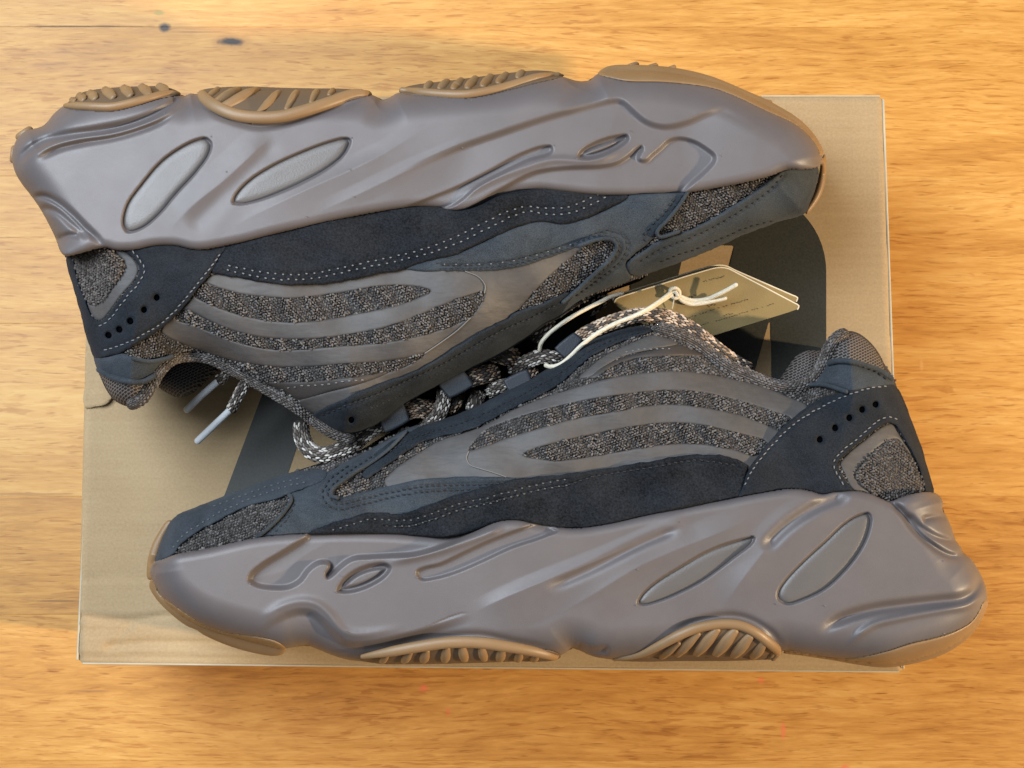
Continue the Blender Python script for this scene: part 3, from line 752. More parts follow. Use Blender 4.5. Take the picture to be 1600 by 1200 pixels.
    for x, y in S['nibs']:
        z = float(zsole(np.array([float(x)]), np.array([float(y)]))[0]); o = len(V)
        ring = [(x+2.0*math.cos(a), y+2.0*math.sin(a)) for a in np.linspace(0, 2*math.pi, 6, endpoint=False)]
        V += [unproj(a, b, z-0.0002).tolist() for a, b in ring]+[unproj(x, y, z+0.0007).tolist()]
        F += [(o+i, o+(i+1) % 6, o+6) for i in range(6)]
    link('moulding_nibs', np.array(V), F, M['midsole'], root, kind='stuff')
    return root

# ---------- lower sneaker: toe to the left, sole at the bottom
B = dict(knit_ang=-0.35, label='lower sneaker lying on its side with its toe pointing left', base=(890, 840))
B['sole_top'] = [(236, 887), (242, 878), (257, 873), (274, 866), (327, 856), (370, 846), (400, 840), (445, 835), (495, 833), (560, 832), (620, 834), (660, 837), (700, 838), (737, 830), (770, 817), (792, 812), (812, 812), (832, 817), (887, 825), (915, 824), (950, 818), (1000, 807), (1075, 791), (1137, 780), (1175, 772), (1212, 766), (1237, 763), (1263, 766), (1285, 772), (1303, 768), (1335, 766), (1357, 770), (1376, 778), (1391, 783), (1410, 776), (1437, 769), (1455, 769), (1466, 773)]
B['sole_out'] = [(1466, 773), (1473, 784), (1473, 797), (1479, 807), (1487, 825), (1493, 844), (1501, 855), (1505, 864), (1517, 873), (1527, 888), (1535, 903), (1541, 921), (1542, 937), (1537, 955), (1526, 975), (1508, 994), (1485, 1010), (1455, 1022), (1420, 1032), (1383, 1037), (1343, 1034), (1303, 1029), (1255, 1022), (1223, 1017), (1190, 1024), (1140, 1028), (1080, 1026), (1030, 1026), (987, 1029), (955, 1030), (925, 1025), (905, 1016), (893, 1013), (884, 1020), (870, 1026), (830, 1031), (780, 1034), (700, 1036), (640, 1037), (595, 1036), (570, 1034), (545, 1031), (520, 1024), (495, 1014), (482, 1009), (465, 1010), (450, 1013), (436, 1013), (410, 1006), (382, 999), (345, 989), (310, 976), (280, 958), (255, 935), (241, 912), (235, 897), (236, 887)]
B['sole'] = B['sole_top'][:-1]+B['sole_out'][:-1]
B['topline'] = [(243, 878), (247, 862), (256, 837), (266, 815), (282, 802), (302, 794), (345, 777), (380, 764), (425, 747), (455, 738), (500, 727), (540, 716), (580, 700), (610, 682), (637, 668), (665, 662), (702, 652), (730, 641), (755, 630), (790, 611), (830, 591), (872, 566), (912, 537), (940, 524), (975, 512), (1000, 507), (1025, 506), (1050, 509), (1075, 519), (1100, 537), (1122, 556), (1150, 573), (1180, 588), (1210, 598), (1240, 600), (1262, 592), (1276, 578), (1287, 556), (1296, 535), (1308, 522), (1325, 517), (1340, 520), (1357, 532), (1370, 547), (1380, 566), (1395, 588), (1404, 612), (1420, 650), (1435, 690), (1447, 730), (1457, 768)]
B['upper'] = B['topline']+[(1457, 790), (1390, 800), (1250, 785), (1150, 800), (1000, 830), (880, 845), (800, 835), (700, 855), (600, 852), (450, 855), (370, 864), (300, 880), (255, 890)]
B['up_relief'] = [([(560, 842), (700, 815), (860, 775), (1000, 765), (1150, 745)], -0.0012, 22), ([(700, 700), (850, 640), (1000, 600), (1150, 620)], 0.0012, 40)]
nubB = [(455, 770), (470, 766), (484, 757), (497, 746), (513, 738), (540, 722), (580, 702), (612, 684), (640, 668), (655, 664), (628, 690), (603, 708), (575, 726), (548, 745), (528, 758), (518, 768), (522, 777), (535, 777), (562, 770), (605, 760), (650, 750), (712, 745), (770, 745), (812, 749), (800, 760), (735, 778), (680, 792), (630, 806), (575, 812), (530, 830), (480, 850), (400, 850), (398, 843), (425, 820), (446, 797), (456, 782)]
strip = [(242, 880), (246, 862), (255, 838), (266, 815), (282, 802), (302, 794), (345, 777), (380, 764), (425, 747), (452, 739), (480, 735), (503, 734), (512, 740), (509, 748), (495, 757), (465, 767), (432, 780), (382, 793), (345, 812), (312, 830), (284, 850), (270, 868), (256, 878)]
cntB = [(1152, 785), (1161, 757), (1173, 728), (1197, 696), (1224, 666), (1257, 638), (1280, 624), (1310, 613), (1340, 604), (1372, 599), (1396, 600), (1407, 614), (1422, 650), (1437, 690), (1449, 730), (1459, 770), (1449, 772), (1440, 742), (1427, 711), (1411, 682), (1399, 665), (1391, 661), (1381, 663), (1347, 688), (1322, 709), (1310, 722), (1310, 733), (1320, 750), (1336, 772), (1300, 785), (1230, 790)]
filmB = [(600, 752), (612, 738), (628, 725), (650, 711), (672, 697), (690, 688), (725, 677), (750, 668), (775, 656), (800, 642), (828, 630), (857, 619), (887, 610), (915, 601), (950, 592), (987, 585), (1025, 581), (1062, 580), (1100, 584), (1150, 594), (1197, 606), (1228, 619), (1262, 636), (1245, 655), (1215, 680), (1192, 708), (1172, 735), (1158, 735), (1132, 720), (1100, 722), (1025, 728), (925, 745), (850, 752), (800, 755), (712, 752), (650, 757), (610, 765)]
S1B = [(733, 704), (742, 690), (760, 672), (790, 659), (837, 644), (875, 634), (925, 624), (975, 616), (1025, 611), (1062, 610), (1100, 613), (1150, 625), (1185, 635), (1210, 644), (1237, 655), (1221, 673), (1197, 664), (1160, 650), (1100, 637), (1050, 632), (1012, 634), (950, 645), (900, 654), (850, 667), (800, 682), (755, 698)]
S2B = [(818, 711), (837, 701), (875, 690), (925, 679), (975, 669), (1025, 662), (1062, 661), (1100, 665), (1150, 676), (1199, 692), (1183, 712), (1150, 704), (1112, 696), (1075, 693), (1037, 695), (1000, 700), (950, 709), (900, 717), (870, 720), (842, 717)]
sudB = [(478, 836), (507, 820), (537, 811), (575, 800), (600, 800), (625, 802), (650, 795), (690, 780), (725, 769), (775, 756), (812, 747), (850, 744), (895, 739), (925, 735), (975, 727), (1025, 719), (1062, 712), (1100, 710), (1132, 712), (1157, 720), (1168, 728), (1162, 760), (1156, 795), (1080, 808), (950, 835), (890, 842), (820, 828), (790, 828), (740, 848), (650, 852), (560, 850), (480, 850)]
eyeB = [(598, 697), (628, 680), (665, 664), (702, 652), (730, 641), (755, 630), (790, 611), (830, 591), (872, 566), (912, 537), (940, 525), (975, 513), (1000, 510), (1020, 516), (1000, 524), (975, 532), (950, 543), (920, 560), (900, 577), (885, 592), (855, 612), (825, 627), (797, 640), (772, 654), (748, 666), (720, 676), (690, 682), (660, 692), (635, 706), (612, 722), (590, 738), (572, 748), (566, 742), (580, 718)]
tabB = [(1263, 600), (1270, 590), (1278, 580), (1290, 567), (1302, 563), (1322, 562), (1345, 567), (1372, 576), (1396, 592), (1396, 604), (1360, 608), (1332, 614), (1315, 607), (1290, 600)]
padB = [(1294, 568), (1300, 555), (1306, 540), (1314, 527), (1325, 518), (1340, 520), (1357, 532), (1370, 547), (1381, 567), (1384, 586), (1360, 578), (1325, 570)]
winB = [(1316, 735), (1312, 724), (1322, 710), (1347, 689), (1383, 663), (1396, 663), (1406, 680), (1424, 708), (1440, 742), (1450, 775), (1342, 775)]
knwB = [(1336, 742), (1341, 734), (1357, 715), (1377, 696), (1392, 687), (1403, 687), (1413, 699), (1426, 717), (1440, 742), (1449, 772), (1400, 785), (1367, 772), (1346, 758)]
pipB = [(905, 591), (925, 571), (950, 553), (985, 537), (1020, 524), (1040, 528), (1060, 537), (1020, 546), (975, 557), (945, 573), (922, 590)]
lthB = [(918, 590), (940, 574), (972, 559), (1020, 547), (1058, 538), (1085, 548), (1103, 556), (1065, 556), (1025, 558), (985, 563), (955, 575), (930, 592)]
v1 = [(808, 753), (765, 756), (720, 757), (680, 758), (650, 761), (600, 771), (550, 783), (530, 787), (516, 780), (511, 768), (524, 752), (560, 726), (590, 707)]
v2 = [(790, 762), (752, 764), (700, 765), (650, 769), (600, 779), (550, 791), (527, 795), (509, 786), (503, 770), (516, 748), (545, 726)]
sd1 = [(888, 749), (850, 755), (800, 767), (765, 777), (712, 789), (675, 803), (640, 813), (610, 813), (580, 811), (552, 818), (515, 830)]
sd2 = [(1150, 727), (1100, 720), (1062, 722), (1025, 729), (975, 737), (925, 745), (890, 757), (850, 764), (800, 776), (765, 785), (712, 798), (675, 812), (640, 822), (600, 822)]
B['panels'] = [
    ('film_overlay', 'film', filmB, 0.0006, 0.0008, dict(holes=[S1B, S2B], er=2.5, drop=0.0005, step=1.8)),
    ('film_trim', 'film', pipB, 0.0009, 0.001, dict(er=3)),
    ('collar_leather', 'brown_leather', lthB, 0.0010, 0.001, dict(er=6, drop=0.001)),
    ('window_frame', 'film', winB, 0.0004, 0.001, dict(holes=[knwB], er=4)),
    ('window_knit', 'knit_brown', knwB, 0.0006, 0.001, dict(er=7, drop=0.0009)),
    ('toe_panel', 'nubuck', nubB, 0.0018, 0.0022, dict(seams=[v1, v2], er=4.5, drop=0.0012, step=1.6, wob=0.7)),
    ('toe_strip', 'nubuck', strip, 0.0026, 0.0030, dict(er=6, drop=0.0016, step=1.6, wob=0.8, seams=[[(268, 858), (287, 836), (318, 815), (350, 797), (390, 779), (440, 762), (480, 752)], [(330, 792), (380, 774), (430, 756), (470, 746)]])),
    ('mudguard', 'suede', sudB, 0.0026, 0.0024, dict(er=5, drop=0.0014, wob=1.3, seams=[sd1, sd2])),
    ('heel_counter', 'counter', cntB, 0.0030, 0.0030, dict(er=5, drop=0.0015, step=1.6, wob=0.8, holes=[], seams=[[(1177, 732), (1210, 692), (1240, 663), (1272, 642), (1310, 623), (1340, 612), (1372, 604)], [(1405, 655), (1385, 652), (1372, 658), (1347, 679), (1322, 700), (1304, 720), (1307, 738), (1320, 758)]])),
    ('heel_pad', 'mesh', padB, 0.0015, 0.002, dict(er=18, drop=0.003)),
    ('heel_tab', 'nubuck', tabB, 0.0030, 0.003, dict(er=9, drop=0.002)),
    ('eyestay', 'eyestay', eyeB, 0.0024, 0.0026, dict(er=5, drop=0.0013, wob=1.0, step=1.6, seams=[[(600, 712), (632, 690), (680, 672), (730, 657), (780, 634), (830, 608), (880, 578), (920, 548), (960, 530), (1000, 518)]])),
]
B['rolls'] = [
    ('collar_piping', 'piping', [(1030, 513), (1055, 520), (1085, 535), (1110, 553), (1135, 571), (1165, 585), (1200, 599), (1232, 606), (1256, 602), (1274, 588), (1287, 566), (1296, 545), (1306, 530), (1318, 522)], 0.004, 10, 9),
    ('heel_tab_lip', 'nubuck', [(1296, 567), (1310, 564), (1330, 565), (1352, 571), (1374, 579), (1392, 591)], 0.0042, 4.5, 5),
    ('heel_tab_lip', 'nubuck', [(1266, 601), (1285, 601), (1302, 605), (1322, 612)], 0.0040, 3.5, 4),
    ('notch_binding', 'nubuck', [(527, 778), (517, 774), (520, 764), (535, 752), (556, 737), (590, 716), (612, 698), (635, 675)], 0.0034, 3.2, 4),
    ('toe_inset_binding', 'nubuck', [(398, 843), (425, 820), (446, 797), (455, 780), (452, 774)], 0.0030, 3.0, 4),
    ('film_edge', 'edge_line', [(732, 706), (729, 715), (734, 726), (750, 732), (770, 738), (790, 745)], 0.0010, 0.9, 1.2),
]
B['stitch'] = [
    ('dark_thread', [v1, v2, [(452, 785), (440, 808), (418, 831)], [(461, 785), (447, 812), (428, 832)]], 0.0021, 9, 6.5, 2.0),
    ('glint_thread', [sd1, [(a+2, b+9) for a, b in sd1[:8]]], 0.0028, 11, 3.8, 2.0),
    ('dark_thread', [sd2], 0.0027, 10, 6, 2.2),
    ('white_thread', [[(1163, 760), (1177, 732), (1210, 692), (1240, 663), (1272, 642), (1310, 623), (1340, 612), (1372, 604), (1388, 603)], [(1405, 655), (1385, 652), (1372, 658), (1347, 679), (1322, 700), (1304, 720), (1307, 738), (1320, 758)]], 0.0030, 9, 6.0, 1.7),
    ('dark_thread', [[(1300, 567), (1322, 565), (1345, 571), (1372, 581), (1390, 594)]], 0.0050, 9, 6.5, 2.6),
    ('glint_thread', [[(268, 858), (287, 836), (318, 815), (350, 797), (390, 779), (440, 762), (480, 752)], [(330, 792), (380, 774), (430, 756), (470, 746)]], 0.0026, 10, 4.2, 1.9),
    ('dark_thread', [[(600, 712), (632, 690), (680, 672), (730, 657), (780, 634), (830, 608), (880, 578), (920, 548), (960, 530), (1000, 518)], [(640, 697), (690, 676), (730, 665), (770, 648), (810, 627)]], 0.0025, 9, 6, 2.0),
    ('white_thread', [[(975, 550), (1000, 546), (1025, 545), (1050, 544)]], 0.0012, 9, 4, 1.6),
]
B['holes'] = [(1281, 687), (1305, 669), (1327, 653), (1347, 640), (1368, 632)]
ovB1 = [(1215, 936), (1215, 924), (1229, 903), (1255, 876), (1290, 844), (1319, 817), (1341, 804), (1357, 801), (1362, 809), (1359, 831), (1346, 860), (1319, 895), (1290, 921), (1258, 937), (1229, 945)]
ovB2 = [(996, 943), (1000, 932), (1020, 912), (1062, 885), (1112, 857), (1162, 841), (1179, 839), (1177, 848), (1150, 870), (1100, 907), (1062, 927), (1030, 940), (1006, 946)]
oB = [(526, 924), (532, 910), (552, 892), (580, 881), (603, 880), (611, 887), (604, 900), (582, 915), (555, 925), (533, 927)]
slB = [(651, 899), (651, 892), (662, 886), (687, 880), (725, 862), (762, 845), (812, 826), (840, 818), (872, 829), (850, 840), (800, 857), (750, 880), (712, 896), (680, 905), (658, 907)]
cB = [(477, 837), (445, 857), (407, 880), (390, 895), (386, 907), (397, 917), (420, 922), (452, 921), (472, 910), (485, 893), (500, 883), (512, 884), (506, 898), (511, 906), (520, 902), (535, 888), (552, 877), (582, 874), (620, 872), (650, 870), (700, 855), (737, 838), (770, 820)]
B['ovals'] = [ovB1, ovB2]
B['relief'] = [
    ('pit', ovB1, 0.0020, 4), ('pit', ovB2, 0.0020, 4), ('pit', oB, 0.0030, 7, 0.0014, 6), ('pit', slB, 0.0022, 6),
    ('shelf', cB+[(737, 815), (600, 815), (500, 820)], cB, 0.0040, 10, 400),
    ('step', [(850, 972), (925, 930), (1000, 885), (1075, 852), (1140, 826), (1190, 800)], 0.0036, 26, 14),
    ('step', [(735, 961), (775, 940), (850, 908), (950, 869), (1050, 822), (1075, 805)], 0.0036, 26, 9),
    ('groove', [(850, 922), (925, 888), (1000, 850), (1066, 823)], -0.0018, 8),
    ('step', [(1120, 968), (1150, 920), (1180, 880), (1223, 830), (1277, 795), (1325, 770)], 0.0032, 34, 16),
    ('groove', [(1190, 862), (1230, 822), (1280, 790), (1330, 771)], -0.0024, 9),
    ('shelf', [(385, 990), (415, 971), (445, 955), (470, 949), (490, 952), (507, 965), (525, 985), (542, 999), (570, 1001), (620, 991), (660, 981), (740, 958), (760, 1050), (380, 1050)], [(385, 990), (415, 971), (445, 955), (470, 949), (490, 952), (507, 965), (525, 985), (542, 999), (570, 1001), (620, 991), (660, 981), (740, 958)], 0.0034, 15, 70, (390, 745, 90)),
    ('groove', [(400, 972), (440, 948), (470, 940), (495, 944), (515, 960), (535, 985), (560, 992), (640, 978)], 0.0010, 7),
    ('groove', [(1277, 992), (1309, 970), (1357, 954), (1410, 946), (1463, 940), (1503, 935), (1522, 924), (1532, 905), (1532, 880)], -0.0030, 8),
    ('groove', [(1320, 1012), (1362, 978), (1410, 965), (1477, 952), (1517, 943), (1536, 922)], 0.0014, 6),
    ('groove', [(1385, 778), (1410, 801), (1426, 823), (1450, 847), (1477, 865), (1506, 873)], -0.0036, 5),
    ('groove', [(1415, 800), (1437, 823), (1463, 839), (1496, 848)], -0.0022, 5),
    ('groove', [(1440, 812), (1460, 808), (1482, 808)], -0.0020, 5),
    ('groove', [(600, 880), (680, 862), (740, 842), (790, 822)], 0.0012, 6),
    ('groove', [(900, 1010), (925, 1018), (955, 1015)], -0.002, 6),
    ('groove', [(1040, 990), (1100, 968), (1155, 964), (1200, 985), (1226, 1014)], -0.0016, 6),
    ('groove', [(580, 1022), (660, 1000), (747, 992), (800, 1002), (880, 1020)], -0.0016, 6),
]
B['nibs'] = [(996, 890), (1063, 816), (1213, 944), (994, 946), (1180, 838), (526, 926), (545, 987), (1474, 877), (1289, 947), (1475, 990), (535, 900), (652, 903), (390, 912), (830, 820)]
B['pods'] = [
    dict(outline=[(955, 1031), (987, 1024), (1015, 1010), (1047, 992), (1075, 981), (1100, 973), (1132, 969), (1155, 971), (1180, 981), (1200, 995), (1217, 1010), (1222, 1020), (1213, 1029), (1190, 1031), (1130, 1033), (1060, 1033), (1000, 1034)],
         rim=[(960, 1030), (1000, 1022), (1035, 1006), (1062, 992), (1090, 981), (1125, 975), (1155, 977), (1180, 988), (1200, 1003), (1215, 1018), (1208, 1028)], rw=8, taper=(0.4, 0.8, 1, 1, 1, 1, 0.7),
         lugs=[(1192, 1006, 1175, 1030, 7.5), (1170, 996, 1142, 1029, 8), (1146, 988, 1113, 1028, 8), (1118, 986, 1082, 1028, 7.5), (1088, 992, 1052, 1029, 6.5), (1058, 1006, 1028, 1031, 5.5), (1208, 1020, 1200, 1030, 4)]),
    dict(outline=[(562, 1030), (580, 1020), (610, 1013), (660, 1003), (710, 997), (747, 997), (785, 1002), (835, 1012), (870, 1019), (877, 1026), (866, 1032), (800, 1034), (740, 1036), (640, 1038), (590, 1037)],
         rim=[(566, 1026), (600, 1020), (650, 1011), (700, 1004), (747, 1004), (785, 1009), (835, 1018), (868, 1026)], rw=9, taper=(0.4, 0.9, 1, 1, 1, 0.9, 0.7),
         lugs=[(605, 1022, 594, 1037, 5), (640, 1020, 628, 1036, 6), (666, 1018, 660, 1036, 6.5), (698, 1014, 694, 1036, 6.5), (722, 1012, 727, 1035, 6.5), (752, 1012, 758, 1034, 6), (784, 1016, 780, 1034, 6.5), (812, 1020, 808, 1034, 6), (838, 1024, 832, 1033, 5.5)]),
    dict(outline=[(237, 905), (251, 930), (271, 945), (296, 962), (320, 977), (345, 986), (382, 992), (410, 996), (432, 1002), (447, 1014), (442, 1022), (428, 1025), (400, 1021), (360, 1010), (318, 992), (308, 985), (290, 977), (268, 960), (245, 937), (233, 915)], rim=None, lugs=[], lift=0.0004),
    dict(outline=[(271, 814), (259, 836), (249, 862), (244, 884), (240, 905), (231, 905), (230, 880), (236, 855), (250, 828), (262, 813)], rim=None, lugs=[], lift=-0.0160),
    dict(outline=[(1227, 1016), (1265, 1022), (1298, 1028), (1330, 1028), (1357, 1024), (1389, 1016), (1423, 1005), (1458, 997), (1490, 987), (1517, 972), (1529, 956), (1537, 940), (1544, 938), (1540, 955), (1530, 976), (1514, 996), (1490, 1014), (1463, 1027), (1423, 1038), (1383, 1043), (1343, 1039), (1303, 1032), (1250, 1024), (1224, 1020)], rim=None, lugs=[], lift=0.0008),
]
# ---------- upper sneaker: heel to the left, sole at the top of the picture
T = dict(knit_ang=0.75, label='upper sneaker with heel to the left and two grey lace tips hanging', base=(650, 330))
T['sole_top'] = [(88, 375), (94, 392), (102, 400), (130, 395), (162, 387), (180, 391), (210, 391), (235, 386), (255, 384), (275, 385), (297, 390), (315, 391), (350, 385), (380, 379), (430, 366), (500, 350), (550, 339), (600, 330), (650, 324), (682, 325), (707, 330), (730, 329), (755, 321), (780, 308), (812, 300), (845, 297), (875, 300), (925, 305), (980, 306), (1030, 304), (1072, 302), (1130, 292), (1167, 285), (1205, 275), (1230, 265), (1255, 265), (1277, 261), (1284, 252)]
T['sole_out'] = [(1284, 252), (1284, 242), (1277, 226), (1258, 204), (1236, 187), (1197, 166), (1150, 142), (1115, 129), (1070, 119), (1030, 113), (980, 112), (955, 113), (940, 114), (931, 117), (922, 125), (907, 127), (895, 125), (880, 120), (840, 119), (800, 126), (760, 131), (700, 138), (650, 142), (628, 144), (617, 147), (610, 152), (597, 156), (588, 151), (570, 145), (520, 143), (440, 142), (370, 141), (330, 144), (313, 147), (304, 147), (297, 146), (288, 150), (270, 143), (220, 140), (160, 145), (120, 156), (97, 167), (82, 180), (70, 195), (55, 201), (42, 204), (29, 214), (21, 230), (19, 250), (24, 270), (34, 287), (48, 305), (62, 325), (76, 350), (88, 375)]
T['sole'] = T['sole_top'][:-1]+T['sole_out'][:-1]
T['topline'] = [(1278, 262), (1275, 292), (1265, 318), (1258, 333), (1242, 340), (1217, 346), (1205, 351), (1180, 360), (1155, 370), (1130, 382), (1105, 393), (1080, 403), (1055, 413), (1025, 423), (992, 437), (960, 449), (930, 461), (900, 480), (872, 498), (852, 507), (832, 522), (804, 541), (765, 563), (740, 575), (715, 588), (682, 604), (650, 621), (625, 637), (595, 660), (575, 670), (557, 677), (535, 677), (515, 668), (490, 652), (462, 636), (430, 615), (400, 597), (375, 583), (350, 567), (330, 558), (305, 553), (282, 555), (265, 567), (252, 590), (240, 612), (224, 630), (205, 635), (180, 625), (166, 609), (156, 585), (149, 570), (146, 557), (138, 535), (131, 512), (127, 492), (120, 465), (111, 435), (105, 405)]
T['upper'] = T['topline']+[(100, 385), (180, 370), (260, 368), (350, 365), (500, 330), (680, 305), (750, 300), (840, 280), (1000, 290), (1150, 272), (1260, 245)]
T['up_relief'] = [([(400, 400), (550, 395), (700, 365), (850, 325)], -0.0012, 22), ([(300, 480), (450, 520), (600, 520), (750, 470)], 0.0014, 45)]
nubT = [(632, 420), (660, 409), (705, 399), (745, 383), (790, 361), (837, 346), (885, 349), (930, 335), (980, 309), (990, 295), (1078, 295), (1070, 305), (1058, 324), (1044, 343), (1030, 357), (1022, 370), (1008, 384), (990, 398), (978, 411), (982, 424), (985, 436), (955, 448), (925, 459), (895, 477), (876, 496), (868, 490), (875, 474), (895, 455), (922, 430), (948, 406), (961, 388), (958, 377), (945, 375), (922, 381), (895, 390), (850, 406), (800, 420), (750, 424), (700, 424), (660, 424)]
stripT = [(978, 417), (982, 408), (1005, 392), (1020, 381), (1042, 371), (1080, 358), (1130, 331), (1167, 307), (1190, 291), (1208, 276), (1232, 262), (1277, 260), (1275, 292), (1265, 318), (1257, 334), (1242, 340), (1217, 346), (1205, 351), (1180, 360), (1155, 370), (1130, 382), (1105, 393), (1080, 403), (1055, 413), (1025, 423), (1000, 430), (985, 428)]
cntT = [(352, 372), (352, 390), (342, 405), (328, 428), (308, 453), (280, 487), (255, 511), (230, 528), (207, 541), (188, 552), (168, 557), (148, 559), (138, 535), (131, 512), (126, 490), (119, 465), (110, 435), (104, 403), (112, 402), (121, 437), (133, 470), (145, 496), (157, 502), (166, 495), (192, 461), (213, 437), (218, 422), (212, 408), (196, 385), (260, 366)]
filmT = [(350, 428), (400, 438), (440, 442), (480, 444), (530, 438), (580, 428), (632, 416), (700, 418), (750, 418), (800, 414), (850, 400), (900, 386), (910, 388), (893, 402), (875, 417), (850, 440), (825, 466), (807, 487), (790, 502), (765, 514), (735, 533), (700, 553), (655, 580), (610, 598), (560, 616), (515, 637), (490, 646), (466, 628), (505, 615), (555, 602), (600, 585), (640, 570), (664, 553), (630, 560), (592, 565), (530, 569), (480, 573), (430, 573), (380, 566), (340, 556), (300, 542), (265, 528), (252, 516), (282, 486), (310, 452), (328, 432)]
S1T = [(673, 455), (662, 450), (630, 446), (592, 447), (542, 456), (505, 461), (455, 466), (417, 464), (380, 460), (342, 450), (320, 443), (303, 461), (330, 476), (360, 488), (405, 499), (455, 504), (505, 500), (555, 491), (605, 481), (642, 470)]
S2T = [(756, 457), (730, 462), (680, 482), (630, 502), (592, 514), (542, 523), (492, 529), (430, 529), (380, 521), (342, 508), (317, 496), (288, 484), (273, 498), (305, 509), (342, 525), (380, 538), (430, 547), (467, 547), (530, 541), (605, 535), (655, 525), (705, 510), (735, 495), (752, 473)]
sudT = [(330, 425), (350, 430), (390, 437), (430, 444), (480, 446), (530, 441), (580, 431), (630, 421), (667, 408), (705, 400), (737, 386), (768, 372), (800, 358), (837, 347), (887, 350), (925, 337), (950, 325), (982, 308), (970, 295), (845, 285), (800, 290), (740, 315), (700, 318), (650, 312), (500, 338), (400, 362), (352, 373), (350, 390), (342, 403)]
eyeT = [(487, 650), (500, 640), (530, 627), (558, 613), (605, 596), (655, 577), (700, 550), (735, 528), (765, 511), (790, 499), (808, 487), (838, 477), (860, 468), (885, 457), (896, 462), (885, 480), (873, 497), (852, 507), (832, 522), (804, 541), (765, 563), (740, 575), (715, 588), (682, 604), (650, 621), (625, 637), (595, 658), (575, 670), (557, 677), (535, 677), (513, 666), (497, 657)]
tabT = [(147, 560), (168, 558), (190, 552), (207, 558), (232, 563), (262, 557), (264, 564), (252, 572), (240, 586), (222, 597), (192, 595), (168, 586), (153, 574)]
padT = [(153, 577), (168, 584), (192, 592), (220, 594), (236, 590), (232, 608), (222, 625), (210, 635), (195, 634), (178, 625), (166, 609), (158, 592)]
winT = [(190, 388), (212, 408), (217, 422), (212, 437), (190, 462), (164, 496), (155, 501), (144, 494), (132, 468), (119, 437), (110, 403), (112, 392), (150, 380)]
knwT = [(106, 398), (135, 390), (165, 384), (186, 400), (195, 412), (191, 428), (176, 450), (160, 470), (147, 477), (134, 470), (122, 440), (112, 412)]
lthT = [(415, 598), (440, 597), (480, 596), (530, 591), (575, 585), (605, 580), (600, 588), (565, 600), (520, 611), (468, 625), (445, 612)]
w1 = [(685, 413), (740, 413), (800, 408), (850, 395), (900, 379), (940, 364), (962, 362), (978, 372), (982, 386), (972, 408), (950, 428), (925, 446), (900, 464)]
w2 = [(690, 421), (745, 420), (802, 415), (852, 402), (905, 385), (945, 370), (960, 370), (970, 380), (969, 392), (952, 414), (925, 438), (905, 452)]
sT1 = [(352, 414), (390, 422), (430, 428), (480, 428), (530, 419), (580, 408), (630, 398), (680, 383), (720, 366), (760, 346), (790, 332), (820, 323), (850, 325), (885, 324), (920, 311), (940, 302)]
sT2 = [(350, 421), (390, 430), (430, 436), (480, 436), (530, 427), (580, 416), (630, 406), (685, 391), (727, 374), (770, 353), (800, 338), (825, 331), (855, 335), (890, 333), (925, 319), (950, 306)]
eS = [(500, 650), (540, 634), (590, 616), (640, 594), (690, 571), (740, 542), (790, 514), (830, 497), (870, 477)]
T['panels'] = [
    ('film_overlay', 'film', filmT, 0.0006, 0.0008, dict(holes=[S1T, S2T], er=2.5, drop=0.0005, step=1.8)),
    ('collar_leather', 'brown_leather', lthT, 0.0008, 0.001, dict(er=6, drop=0.001)),
    ('window_frame', 'film', winT, 0.0004, 0.001, dict(holes=[knwT], er=4)),
    ('window_knit', 'knit_brown', knwT, 0.0006, 0.001, dict(er=7, drop=0.0009)),
    ('toe_panel', 'nubuck', nubT, 0.0018, 0.0022, dict(seams=[w1, w2], er=4.5, drop=0.0012, step=1.6, wob=0.7)),
    ('toe_strip', 'nubuck', stripT, 0.0026, 0.0030, dict(er=6, drop=0.0016, step=1.6, wob=0.8, seams=[[(1000, 410), (1030, 392), (1080, 372), (1130, 347), (1170, 322), (1205, 296), (1225, 272)], [(1030, 410), (1080, 392), (1130, 372), (1170, 355), (1210, 345)]])),
    ('mudguard', 'suede', sudT, 0.0026, 0.0024, dict(er=5, drop=0.0014, wob=1.3, seams=[sT1, sT2])),
    ('heel_counter', 'counter', cntT, 0.0030, 0.0030, dict(er=5, drop=0.0015, step=1.6, wob=0.8, seams=[[(345, 395), (325, 423), (300, 454), (275, 484), (250, 507), (225, 522), (195, 537), (160, 548)], [(206, 390), (222, 412), (225, 425), (218, 440), (195, 468), (170, 500), (152, 511)]])),
    ('heel_pad', 'mesh', padT, 0.0012, 0.002, dict(er=18, drop=0.0022)),
    ('heel_tab', 'nubuck', tabT, 0.0030, 0.003, dict(er=9, drop=0.002)),
    ('eyestay', 'eyestay', eyeT, 0.0024, 0.0026, dict(er=5, drop=0.0013, wob=1.0, step=1.6, seams=[eS])),
]
